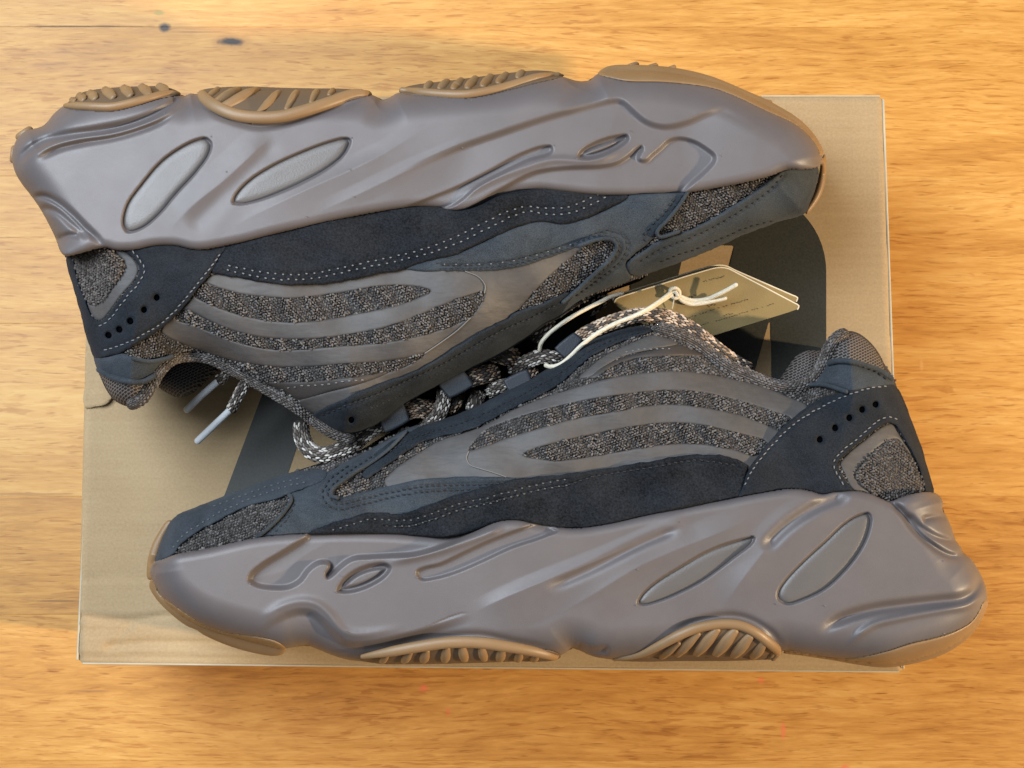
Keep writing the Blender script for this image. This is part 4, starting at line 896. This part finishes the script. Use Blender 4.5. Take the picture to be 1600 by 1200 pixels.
T['rolls'] = [
    ('collar_piping', 'piping', [(206, 631), (222, 622), (236, 602), (247, 582), (260, 567), (276, 558), (300, 555), (325, 558), (350, 569), (385, 588), (430, 614), (462, 634), (490, 655), (520, 675), (548, 684)], 0.003, 10, 9),
    ('heel_tab_lip', 'nubuck', [(155, 578), (172, 588), (195, 595), (222, 597), (240, 588)], 0.0042, 4.5, 5),
    ('heel_tab_lip', 'nubuck', [(208, 560), (232, 565), (258, 561), (268, 557)], 0.0040, 3.5, 4),
    ('notch_binding', 'nubuck', [(905, 384), (935, 374), (955, 374), (964, 384), (955, 403), (930, 427), (900, 455), (880, 472)], 0.0032, 3.2, 4),
    ('toe_inset_binding', 'nubuck', [(1075, 300), (1060, 323), (1042, 345), (1027, 362), (1030, 370), (1060, 362)], 0.0030, 3.0, 4),
    ('film_edge', 'edge_line', [(727, 424), (748, 433), (758, 446), (757, 458)], 0.0010, 0.9, 1.2),
    ('film_edge', 'edge_line', [(735, 497), (715, 516), (692, 533), (664, 552)], 0.0010, 0.9, 1.2),
]
T['stitch'] = [
    ('dark_thread', [w1, w2, [(1055, 308), (1040, 330), (1020, 350), (1008, 368), (1008, 380)], [(1065, 308), (1048, 336), (1028, 356)]], 0.0021, 9, 6.5, 2.0),
    ('white_thread', [w1[:5]], 0.0022, 18, 3, 1.6),
    ('white_thread', [sT1, sT2], 0.0028, 12, 4.0, 2.0),
    ('white_thread', [[(345, 395), (325, 423), (300, 454), (275, 484), (250, 507), (225, 522), (195, 537), (160, 548)], [(206, 390), (222, 412), (225, 425), (218, 440), (195, 468), (170, 500), (152, 511)]], 0.0030, 9, 6.0, 1.7),
    ('dark_thread', [[(153, 578), (172, 588), (195, 596), (222, 598)]], 0.0050, 9, 6.5, 2.6),
    ('dark_thread', [[(1000, 410), (1030, 392), (1080, 372), (1130, 347), (1170, 322), (1205, 296), (1225, 272)], [(1030, 410), (1080, 392), (1130, 372), (1170, 355), (1210, 345)]], 0.0026, 10, 6, 2.0),
    ('dark_thread', [eS, [(575, 640), (610, 626), (640, 612)], [(668, 592), (700, 580), (722, 570)]], 0.0026, 9, 6, 2.2),
    ('white_thread', [[(435, 610), (470, 603), (505, 601), (540, 596), (572, 593)]], 0.0012, 10, 5, 1.8),
]
T['holes'] = [(245, 465), (225, 484), (204, 502), (187, 515), (170, 524), (549, 656)]
ovT1 = [(198, 363), (191, 350), (197, 320), (220, 287), (250, 252), (280, 230), (307, 217), (322, 215), (331, 224), (327, 242), (307, 270), (275, 305), (250, 335), (225, 356), (207, 363)]
ovT2 = [(363, 317), (366, 305), (387, 282), (420, 260), (462, 240), (512, 221), (540, 215), (548, 219), (540, 240), (512, 264), (475, 285), (437, 302), (400, 315), (375, 320)]
oT = [(902, 246), (907, 235), (932, 220), (962, 211), (980, 210), (983, 218), (967, 232), (937, 246), (915, 250)]
slT = [(862, 228), (850, 227), (812, 240), (762, 267), (712, 292), (662, 312), (630, 326), (668, 330), (706, 324), (750, 291), (787, 271), (825, 252), (858, 242), (864, 236)]
cT = [(712, 332), (735, 321), (775, 297), (825, 270), (850, 263), (887, 259), (937, 257), (962, 252), (980, 241), (994, 229), (1003, 226), (1007, 233), (1001, 247), (1008, 248), (1017, 240), (1030, 229), (1042, 218), (1060, 213), (1085, 218), (1107, 231), (1119, 242), (1119, 253), (1107, 268), (1087, 286), (1070, 302)]
wT = [(600, 279), (650, 253), (712, 227), (775, 205), (850, 180), (925, 160), (962, 152), (975, 155), (992, 170), (1012, 186), (1037, 193), (1067, 188), (1105, 172), (1130, 165), (1150, 172), (1187, 193)]
T['ovals'] = [ovT1, ovT2]
T['relief'] = [
    ('pit', ovT1, 0.0020, 4), ('pit', ovT2, 0.0020, 4), ('pit', oT, 0.0028, 7, 0.0014, 6), ('pit', slT, 0.0020, 6),
    ('shelf', cT+[(1070, 325), (850, 320), (750, 345)], cT, 0.0024, 9, 400),
    ('shelf', wT+[(1300, 235), (1300, 330), (900, 340), (600, 345)], wT, 0.0024, 13, 160, (600, 1190, 130)),
    ('step', [(337, 367), (425, 322), (500, 287), (550, 265), (600, 240), (672, 194)], 0.0032, 26, 10),
    ('step', [(480, 339), (552, 307), (625, 272), (700, 240), (740, 222)], 0.0020, 20, 8),
    ('step', [(255, 370), (300, 322), (350, 282), (400, 236), (430, 208)], 0.0032, 30, 16),
    ('groove', [(292, 362), (330, 322), (385, 270), (440, 215)], -0.0010, 17),
    ('groove', [(283, 148), (275, 158), (250, 175), (200, 195), (150, 205), (100, 212), (62, 223), (37, 242), (24, 270)], -0.0030, 7),
    ('groove', [(285, 158), (262, 178), (225, 195), (175, 210), (125, 216), (80, 228), (45, 250)], 0.0016, 5),
    ('groove', [(282, 167), (250, 190), (212, 205), (175, 215), (125, 224), (87, 234), (55, 252)], -0.0018, 5),
    ('groove', [(46, 308), (70, 307), (90, 317), (112, 335), (137, 360), (165, 386)], -0.0032, 5),
    ('groove', [(58, 325), (87, 330), (112, 350), (140, 374)], -0.0026, 6),
    ('groove', [(90, 374), (108, 368), (125, 368)], -0.0020, 5),
    ('groove', [(312, 156), (340, 179), (395, 197), (437, 195), (512, 173), (585, 150)], -0.0014, 5),
    ('groove', [(700, 318), (760, 285), (820, 262), (862, 250), (930, 250), (985, 228)], 0.0010, 6),
]
T['nibs'] = [(330, 213), (354, 268), (363, 319), (394, 193), (550, 215), (548, 265), (554, 307), (480, 338), (722, 231), (866, 227), (902, 248), (988, 205), (970, 123), (1115, 137), (258, 176), (737, 157), (1127, 243)]
T['pods'] = [
    dict(outline=[(99, 166), (112, 156), (125, 146), (142, 141), (175, 137), (212, 135), (250, 135), (270, 139), (283, 147), (250, 155), (212, 166), (175, 174), (142, 173), (112, 171)],
         k=1.4, rim=[(102, 165), (125, 166), (150, 167), (175, 167), (205, 161), (235, 153), (262, 146), (278, 147)], rw=7, taper=(0.5, 0.9, 1, 1, 1, 0.9, 0.6),
         lugs=[(130, 156, 122, 147, 6), (148, 154, 138, 143, 6.5), (176, 152, 160, 138, 7), (203, 149, 190, 135, 7), (232, 148, 218, 133, 7), (258, 143, 246, 133, 7), (116, 158, 110, 154, 4)]),
    dict(outline=[(310, 148), (315, 141), (337, 137), (385, 135), (440, 137), (492, 138), (545, 139), (570, 142), (582, 147), (550, 156), (512, 168), (475, 180), (437, 189), (395, 191), (362, 186), (337, 175), (320, 162)],
         rw=10, rim=[(314, 146), (322, 156), (340, 168), (364, 178), (395, 183), (437, 182), (475, 173), (512, 161), (548, 149), (576, 146)], taper=(0.7, 1, 1, 1, 1, 1, 1, 1, 0.6),
         lugs=[(326, 152, 344, 136, 5.5), (338, 160, 378, 136, 7.5), (352, 166, 410, 136, 8.5), (407, 174, 441, 138, 6), (449, 169, 466, 138, 5.5), (487, 159, 496, 138, 5), (515, 148, 522, 138, 4.5)]),
    dict(outline=[(625, 145), (632, 137), (645, 133), (700, 126), (770, 117), (812, 112), (840, 110), (870, 113), (882, 118), (840, 130), (800, 140), (760, 150), (730, 154), (675, 150)],
         k=1.35, rim=[(628, 141), (675, 146), (725, 148), (760, 143), (800, 133), (840, 121), (872, 117)], rw=7.5, taper=(0.7, 1, 1, 1, 1, 1, 0.6),
         lugs=[(666, 138, 674, 127, 5), (688, 138, 702, 124, 5.5), (710, 138, 724, 122, 6), (732, 137, 746, 119, 6.5), (756, 134, 770, 116, 6.5), (780, 129, 794, 113, 6), (810, 121, 818, 110, 5.5)]),
    dict(outline=[(934, 115), (944, 106), (957, 102), (980, 101), (1030, 103), (1067, 108), (1105, 117), (1130, 126), (1167, 142), (1197, 155), (1217, 166), (1242, 181), (1262, 198), (1279, 220), (1287, 240), (1281, 243), (1278, 232), (1260, 208), (1237, 191), (1197, 173), (1150, 151), (1115, 138), (1070, 131), (1030, 128), (980, 127), (955, 122)], rim=None, lift=0.001,
         lugs=[]),
    dict(outline=[(1283, 250), (1289, 240), (1291, 260), (1290, 277), (1285, 300), (1272, 323), (1260, 335), (1258, 328), (1270, 305), (1277, 285), (1281, 265)], rim=None, lugs=[], lift=-0.0160),
]
build_shoe(T); build_shoe(B)
# three small lugs peeping over the toe and heel rims of the upper sneaker
for (a, b, c, d, wd) in [(980, 106, 994, 101, 5), (1010, 108, 1024, 103, 5), (1042, 110, 1053, 105, 4), (1192, 159, 1203, 160, 4), (30, 214, 46, 203, 6), (22, 232, 20, 250, 5)]:
    f = T['zs0']; za = 0.064
    tube('lug', T['root'], M['gum'], [(a, b, za), ((a+c)/2, (b+d)/2-0.5, za+0.001), (c, d, za)], wd, wd, n=2, sec=10)

# ---------- insides and tongues
def flatz(z, s=0.0): return lambda u, v: z+0*np.asarray(u, float)+0.0008*np.sin(np.asarray(u, float)*0.06+np.asarray(v, float)*0.05)
rb, rt = B['root'], T['root']
panel('tongue', rb, M['dark'], [(452, 742), (480, 730), (520, 718), (565, 702), (592, 686), (625, 668), (660, 655), (690, 645), (740, 622), (790, 596), (840, 566), (880, 542), (915, 522), (960, 508), (1020, 512), (1000, 540), (900, 590), (800, 640), (640, 710), (520, 770)], flatz(0.041), thick=0.012, step=4, er=14, drop=0.008)
panel('tongue', rt, M['dark'], [(520, 660), (560, 670), (600, 676), (632, 668), (668, 650), (695, 633), (730, 608), (780, 580), (820, 556), (850, 530), (874, 506), (905, 484), (950, 458), (1010, 432), (1010, 415), (850, 470), (700, 560), (560, 630)], flatz(0.041), thick=0.012, step=4, er=14, drop=0.008)
panel('collar_lining', rb, M['mesh'], [(1208, 612), (1220, 590), (1232, 572), (1243, 557), (1260, 548), (1282, 548), (1296, 545), (1290, 590), (1260, 625), (1225, 620)], lambda u, v: 0.036-0.00006*np.abs(np.asarray(u, float)-1265), thick=0.02, step=3, er=24, drop=0.012)
panel('collar_lining', rt, M['mesh'], [(240, 592), (245, 602), (256, 611), (280, 621), (305, 612), (325, 594), (345, 574), (350, 560), (300, 545), (262, 562)], lambda u, v: 0.036+0*np.asarray(u, float), thick=0.02, step=3, er=24, drop=0.012)

# ---------- laces, loops and lace tips
def quad_loop(name, root, pts, z):
    panel(name, root, M['webbing'], pts, lambda u, v: z+0*np.asarray(u, float), thick=0.0035, step=1.6, er=3.5, drop=0.0007, n=3)
def rq(q, r=1.6):
    out = []
    for i in range(4):
        a = np.array(q[i-1], float); b = np.array(q[i], float); c = np.array(q[(i+1) % 4], float)
        out += [tuple(b+(a-b)/np.linalg.norm(a-b)*r), tuple(b+(c-b)/np.linalg.norm(c-b)*r)]
    return out
for q in ([(588, 645), (627, 625), (641, 657), (602, 677)], [(682, 597), (724, 579), (741, 602), (703, 623)]):
    quad_loop('lace_loop', rt, rq(q), 0.0655)
for q in ([(786, 594), (824, 576), (832, 598), (796, 613)], [(866, 544), (897, 519), (911, 531), (884, 561)]):
    quad_loop('lace_loop', rb, rq(q), 0.0645)
def lace(root, path, wd, th=None, mat='lace'):
    th = th or wd*0.62
    if wd > 8.9: path = [(a, b, z+0.0018) for a, b, z in path]; wd *= 1.06
    o = tube('lace', root, M['lace_core'], path, wd-0.6, th-0.6, sec=14)
    braid(o, path, wd, th, [M['strand_dark'], M['strand_tan_lit' if mat == 'lace_lit' else 'strand_grey'], M['strand_cream_lit' if mat == 'lace_lit' else 'strand_cream']])  # lamp-lit lengths get warmer strands, the light put into their colour
    return o
lace(rt, [(608, 656, .0565), (592, 664, .0575), (575, 674, .056), (555, 691, .053), (530, 704, .050), (503, 711, .048), (485, 704, .046), (473, 686, .044), (470, 662, .042)], 12)
lace(rt, [(634, 642, .0575), (650, 638, .0565), (665, 639, .055), (680, 640, .051)], 14, 8, 'lace_lit')
lace(rt, [(694, 612, .058), (692, 630, .0585), (685, 648, .057), (672, 662, .054), (660, 668, .05)], 10.5, 7)
lace(rt, [(730, 592, .0575), (744, 588, .0565), (760, 584, .055), (775, 580, .051)], 13.5, 8, 'lace_lit')
lace(rt, [(771, 551, .050), (780, 553, .0545), (792, 556, .055), (803, 558, .050)], 14, 11, 'lace_lit')
lace(rt, [(836, 527, .050), (843, 519, .0545), (851, 508, .055), (855, 500, .050)], 12, 9)
lace(rt, [(716, 624, .054), (708, 634, .0545), (700, 640, .052)], 9, 6, 'lace_lit')
lace(rb, [(738, 640, .050), (741, 633, .0545), (744, 624, .0545), (747, 617, .050)], 11, 9)
lace(rb, [(764, 612, .050), (774, 607, .0545), (784, 603, .0555), (794, 601, .055)], 9.5, 7)
lace(rb, [(800, 577, .048), (812, 571, .0525), (830, 562, .056), (848, 557, .0585), (866, 560, .058), (882, 563, .0555)], 10.5, 8)
lace(rb, [(824, 590, .0545), (831, 583, .0545), (838, 579, .052)], 7, 6, 'lace_lit')
lace(rb, [(903, 531, .0585), (917, 521, .0605), (940, 510, .0625), (970, 499, .064), (1000, 492, .065), (1028, 493, .065), (1055, 500, .064), (1080, 514, .0635), (1102, 531, .063), (1124, 549, .062), (1148, 566, .060), (1168, 577, .057)], 11, 8, 'lace_lit')
lace(rb, [(920, 484, .034), (935, 474, .036), (945, 466, .034)], 10, 8)
def aglet(path, tip):
    o = lace(rt, path, 8.5, 6)
    tube('aglet', o, M['aglet'], tip, 5.6, 5.2, sec=14)
aglet([(370, 570, .046), (362, 577, .046), (352, 586, .0445), (343, 594, .043)], [(346, 590, .0435), (338, 598, .042), (318, 615, .040), (292, 640, .036)])
aglet([(386, 594, .050), (379, 606, .050), (370, 622, .0475), (362, 640, .044)], [(363, 637, .0445), (355, 645, .043), (335, 664, .040), (309, 689, .036)])

# ------------------------------------------------------------------ hang tag
tg = empty('hang_tag', tuple(float(x) for x in unproj(1090, 480, 0.03)))
tag(tg, 'small olive cardboard swing tag on cream cotton string between the two sneakers', 'tag')
A_, B_, C_ = np.array([960., 472.]), np.array([1133., 417.]), np.array([1248., 479.]); D_ = A_+(C_-B_)
def tagz(u, v):
    # plane through three corners
    p = np.linalg.solve(np.array([[A_[0], A_[1], 1], [B_[0], B_[1], 1], [C_[0], C_[1], 1]]), np.array([0.056, 0.050, 0.040]))
    return p[0]*np.asarray(u, float)+p[1]*np.asarray(v, float)+p[2]
def card_pts(dx=0, dy=0): return [(960+dx, 472+dy), (963+dx, 467+dy), (972+dx, 463+dy), (1030+dx, 445+dy), (1112+dx, 420+dy), (1126+dx, 418+dy), (1138+dx, 420+dy), (1150+dx, 426+dy), (1240+dx, 473+dy), (1248+dx, 478+dy), (1246+dx, 483+dy), (1232+dx, 488+dy), (1060+dx, 541+dy), (1046+dx, 536+dy), (966+dx, 480+dy)]
def card(zf, pts):
    o = panel('card', tg, M['card'], pts, zf, thick=0.0007, step=4, er=1, drop=0.0, closed_spline=False, back=True)
    tube('card_edge', o, M['card_edge'], [(a, b, float(zf(a, b))-0.0003) for a, b in pts[:11]], 1.4, 1.6, n=2, sec=6)
    return o
c2 = card(lambda u, v: tagz(u, v)-0.0022-0.00001*np.maximum(np.asarray(u, float)-1100, 0)*1.0, [(a-2.0, b-3.8-0.13*max(a-1180, 0)) for a, b in card_pts()])
c1 = card(lambda u, v: tagz(u, v), card_pts())
def printed(p, q, h, n, seed):
    rr = random.Random(seed); V = []; F = []
    for k in range(n):
        t0 = (k+0.1)/n; t1 = (k+0.65+0.3*rr.random())/n
        if rr.random() < 0.13: continue
        for s in range(2):
            y0 = -h+2*h*rr.random()*0.6; y1 = y0+h*(0.5+0.5*rr.random()); a = t0+(t1-t0)*(s*0.5); b2 = a+(t1-t0)*0.42
            nrm = np.array([-(q[1]-p[1]), q[0]-p[0]], float); nrm /= np.linalg.norm(nrm)
            pts = [np.array(p)+(np.array(q)-np.array(p))*tt+nrm*yy for tt, yy in ((a, y0), (b2, y0), (b2, y1), (a, y1))]
            o = len(V); V += [unproj(x[0], x[1], float(tagz(x[0], x[1]))+0.00022).tolist() for x in pts]; F.append((o, o+1, o+2, o+3))
    F = [f[::-1] for f in F]
    link('print', np.array(V), F, M['tag_ink'], c1, smooth=False, kind='stuff')
printed((1099, 440), (1133, 431), 1.7, 11, 1); printed((1070, 466), (1088, 461), 2.0, 4, 2); printed((1086, 470), (1127, 456), 1.2, 10, 3)
printed((1100, 480), (1120, 475), 1.8, 4, 4); printed((1072, 497), (1138, 477), 1.2, 16, 5); printed((1142, 476), (1170, 467), 1.2, 7, 6)
printed((1130, 494), (1146, 489), 1.6, 4, 7); printed((1118, 502), (1214, 473), 1.0, 24, 8); printed((1086, 511), (1108, 504), 1.0, 6, 9)
def string(path, wd=3.2): tube('string', tg, M['string'], path, wd, wd, sec=8)
string([(843, 547, .062), (845, 537, .064), (857, 522, .066), (877, 506, .067), (897, 493, .067), (915, 483, .066), (937, 472, .065), (955, 463, .063), (972, 458, .061)])
string([(853, 571, .062), (862, 573, .066), (876, 569, .068), (892, 556, .070), (907, 541, .072), (930, 523, .074), (960, 506, .076), (985, 496, .077), (1003, 488, .077), (1020, 478, .074), (1036, 467, .068), (1047, 458, .061)], 3.4)
string([(1000, 491, .0775), (1018, 482, .074), (1033, 472, .069), (1050, 461, .061)], 2.4)
zk = lambda u, v, h: float(tagz(u, v))+h
kn = [(1046, 460), (1048, 452), (1056, 450), (1062, 456), (1060, 464), (1053, 466), (1049, 460), (1055, 456), (1059, 462)]
tube('string_knot', tg, M['string'], [(a, b, zk(a, b, 0.003+0.0008*(i % 3))) for i, (a, b) in enumerate(kn)], 2.8, 2.8, sec=8)
string([(1058, 464, zk(1058, 464, .003)), (1066, 470, zk(1066, 470, .003)), (1080, 475, zk(1080, 475, .0025)), (1095, 474, zk(1095, 474, .003)), (1115, 470, zk(1115, 470, .0045)), (1133, 466, zk(1133, 466, .006))], 3.4)
string([(1060, 462, zk(1060, 462, .0028)), (1080, 469, zk(1080, 469, .002)), (1105, 467, zk(1105, 467, .004)), (1122, 460, zk(1122, 460, .007)), (1136, 453, zk(1136, 453, .009)), (1150, 445, zk(1150, 445, .011))], 3.4)
string([(1053, 466, zk(1053, 466, .003)), (1052, 474, zk(1052, 474, .003)), (1050, 482, zk(1050, 482, .002))], 1.0)
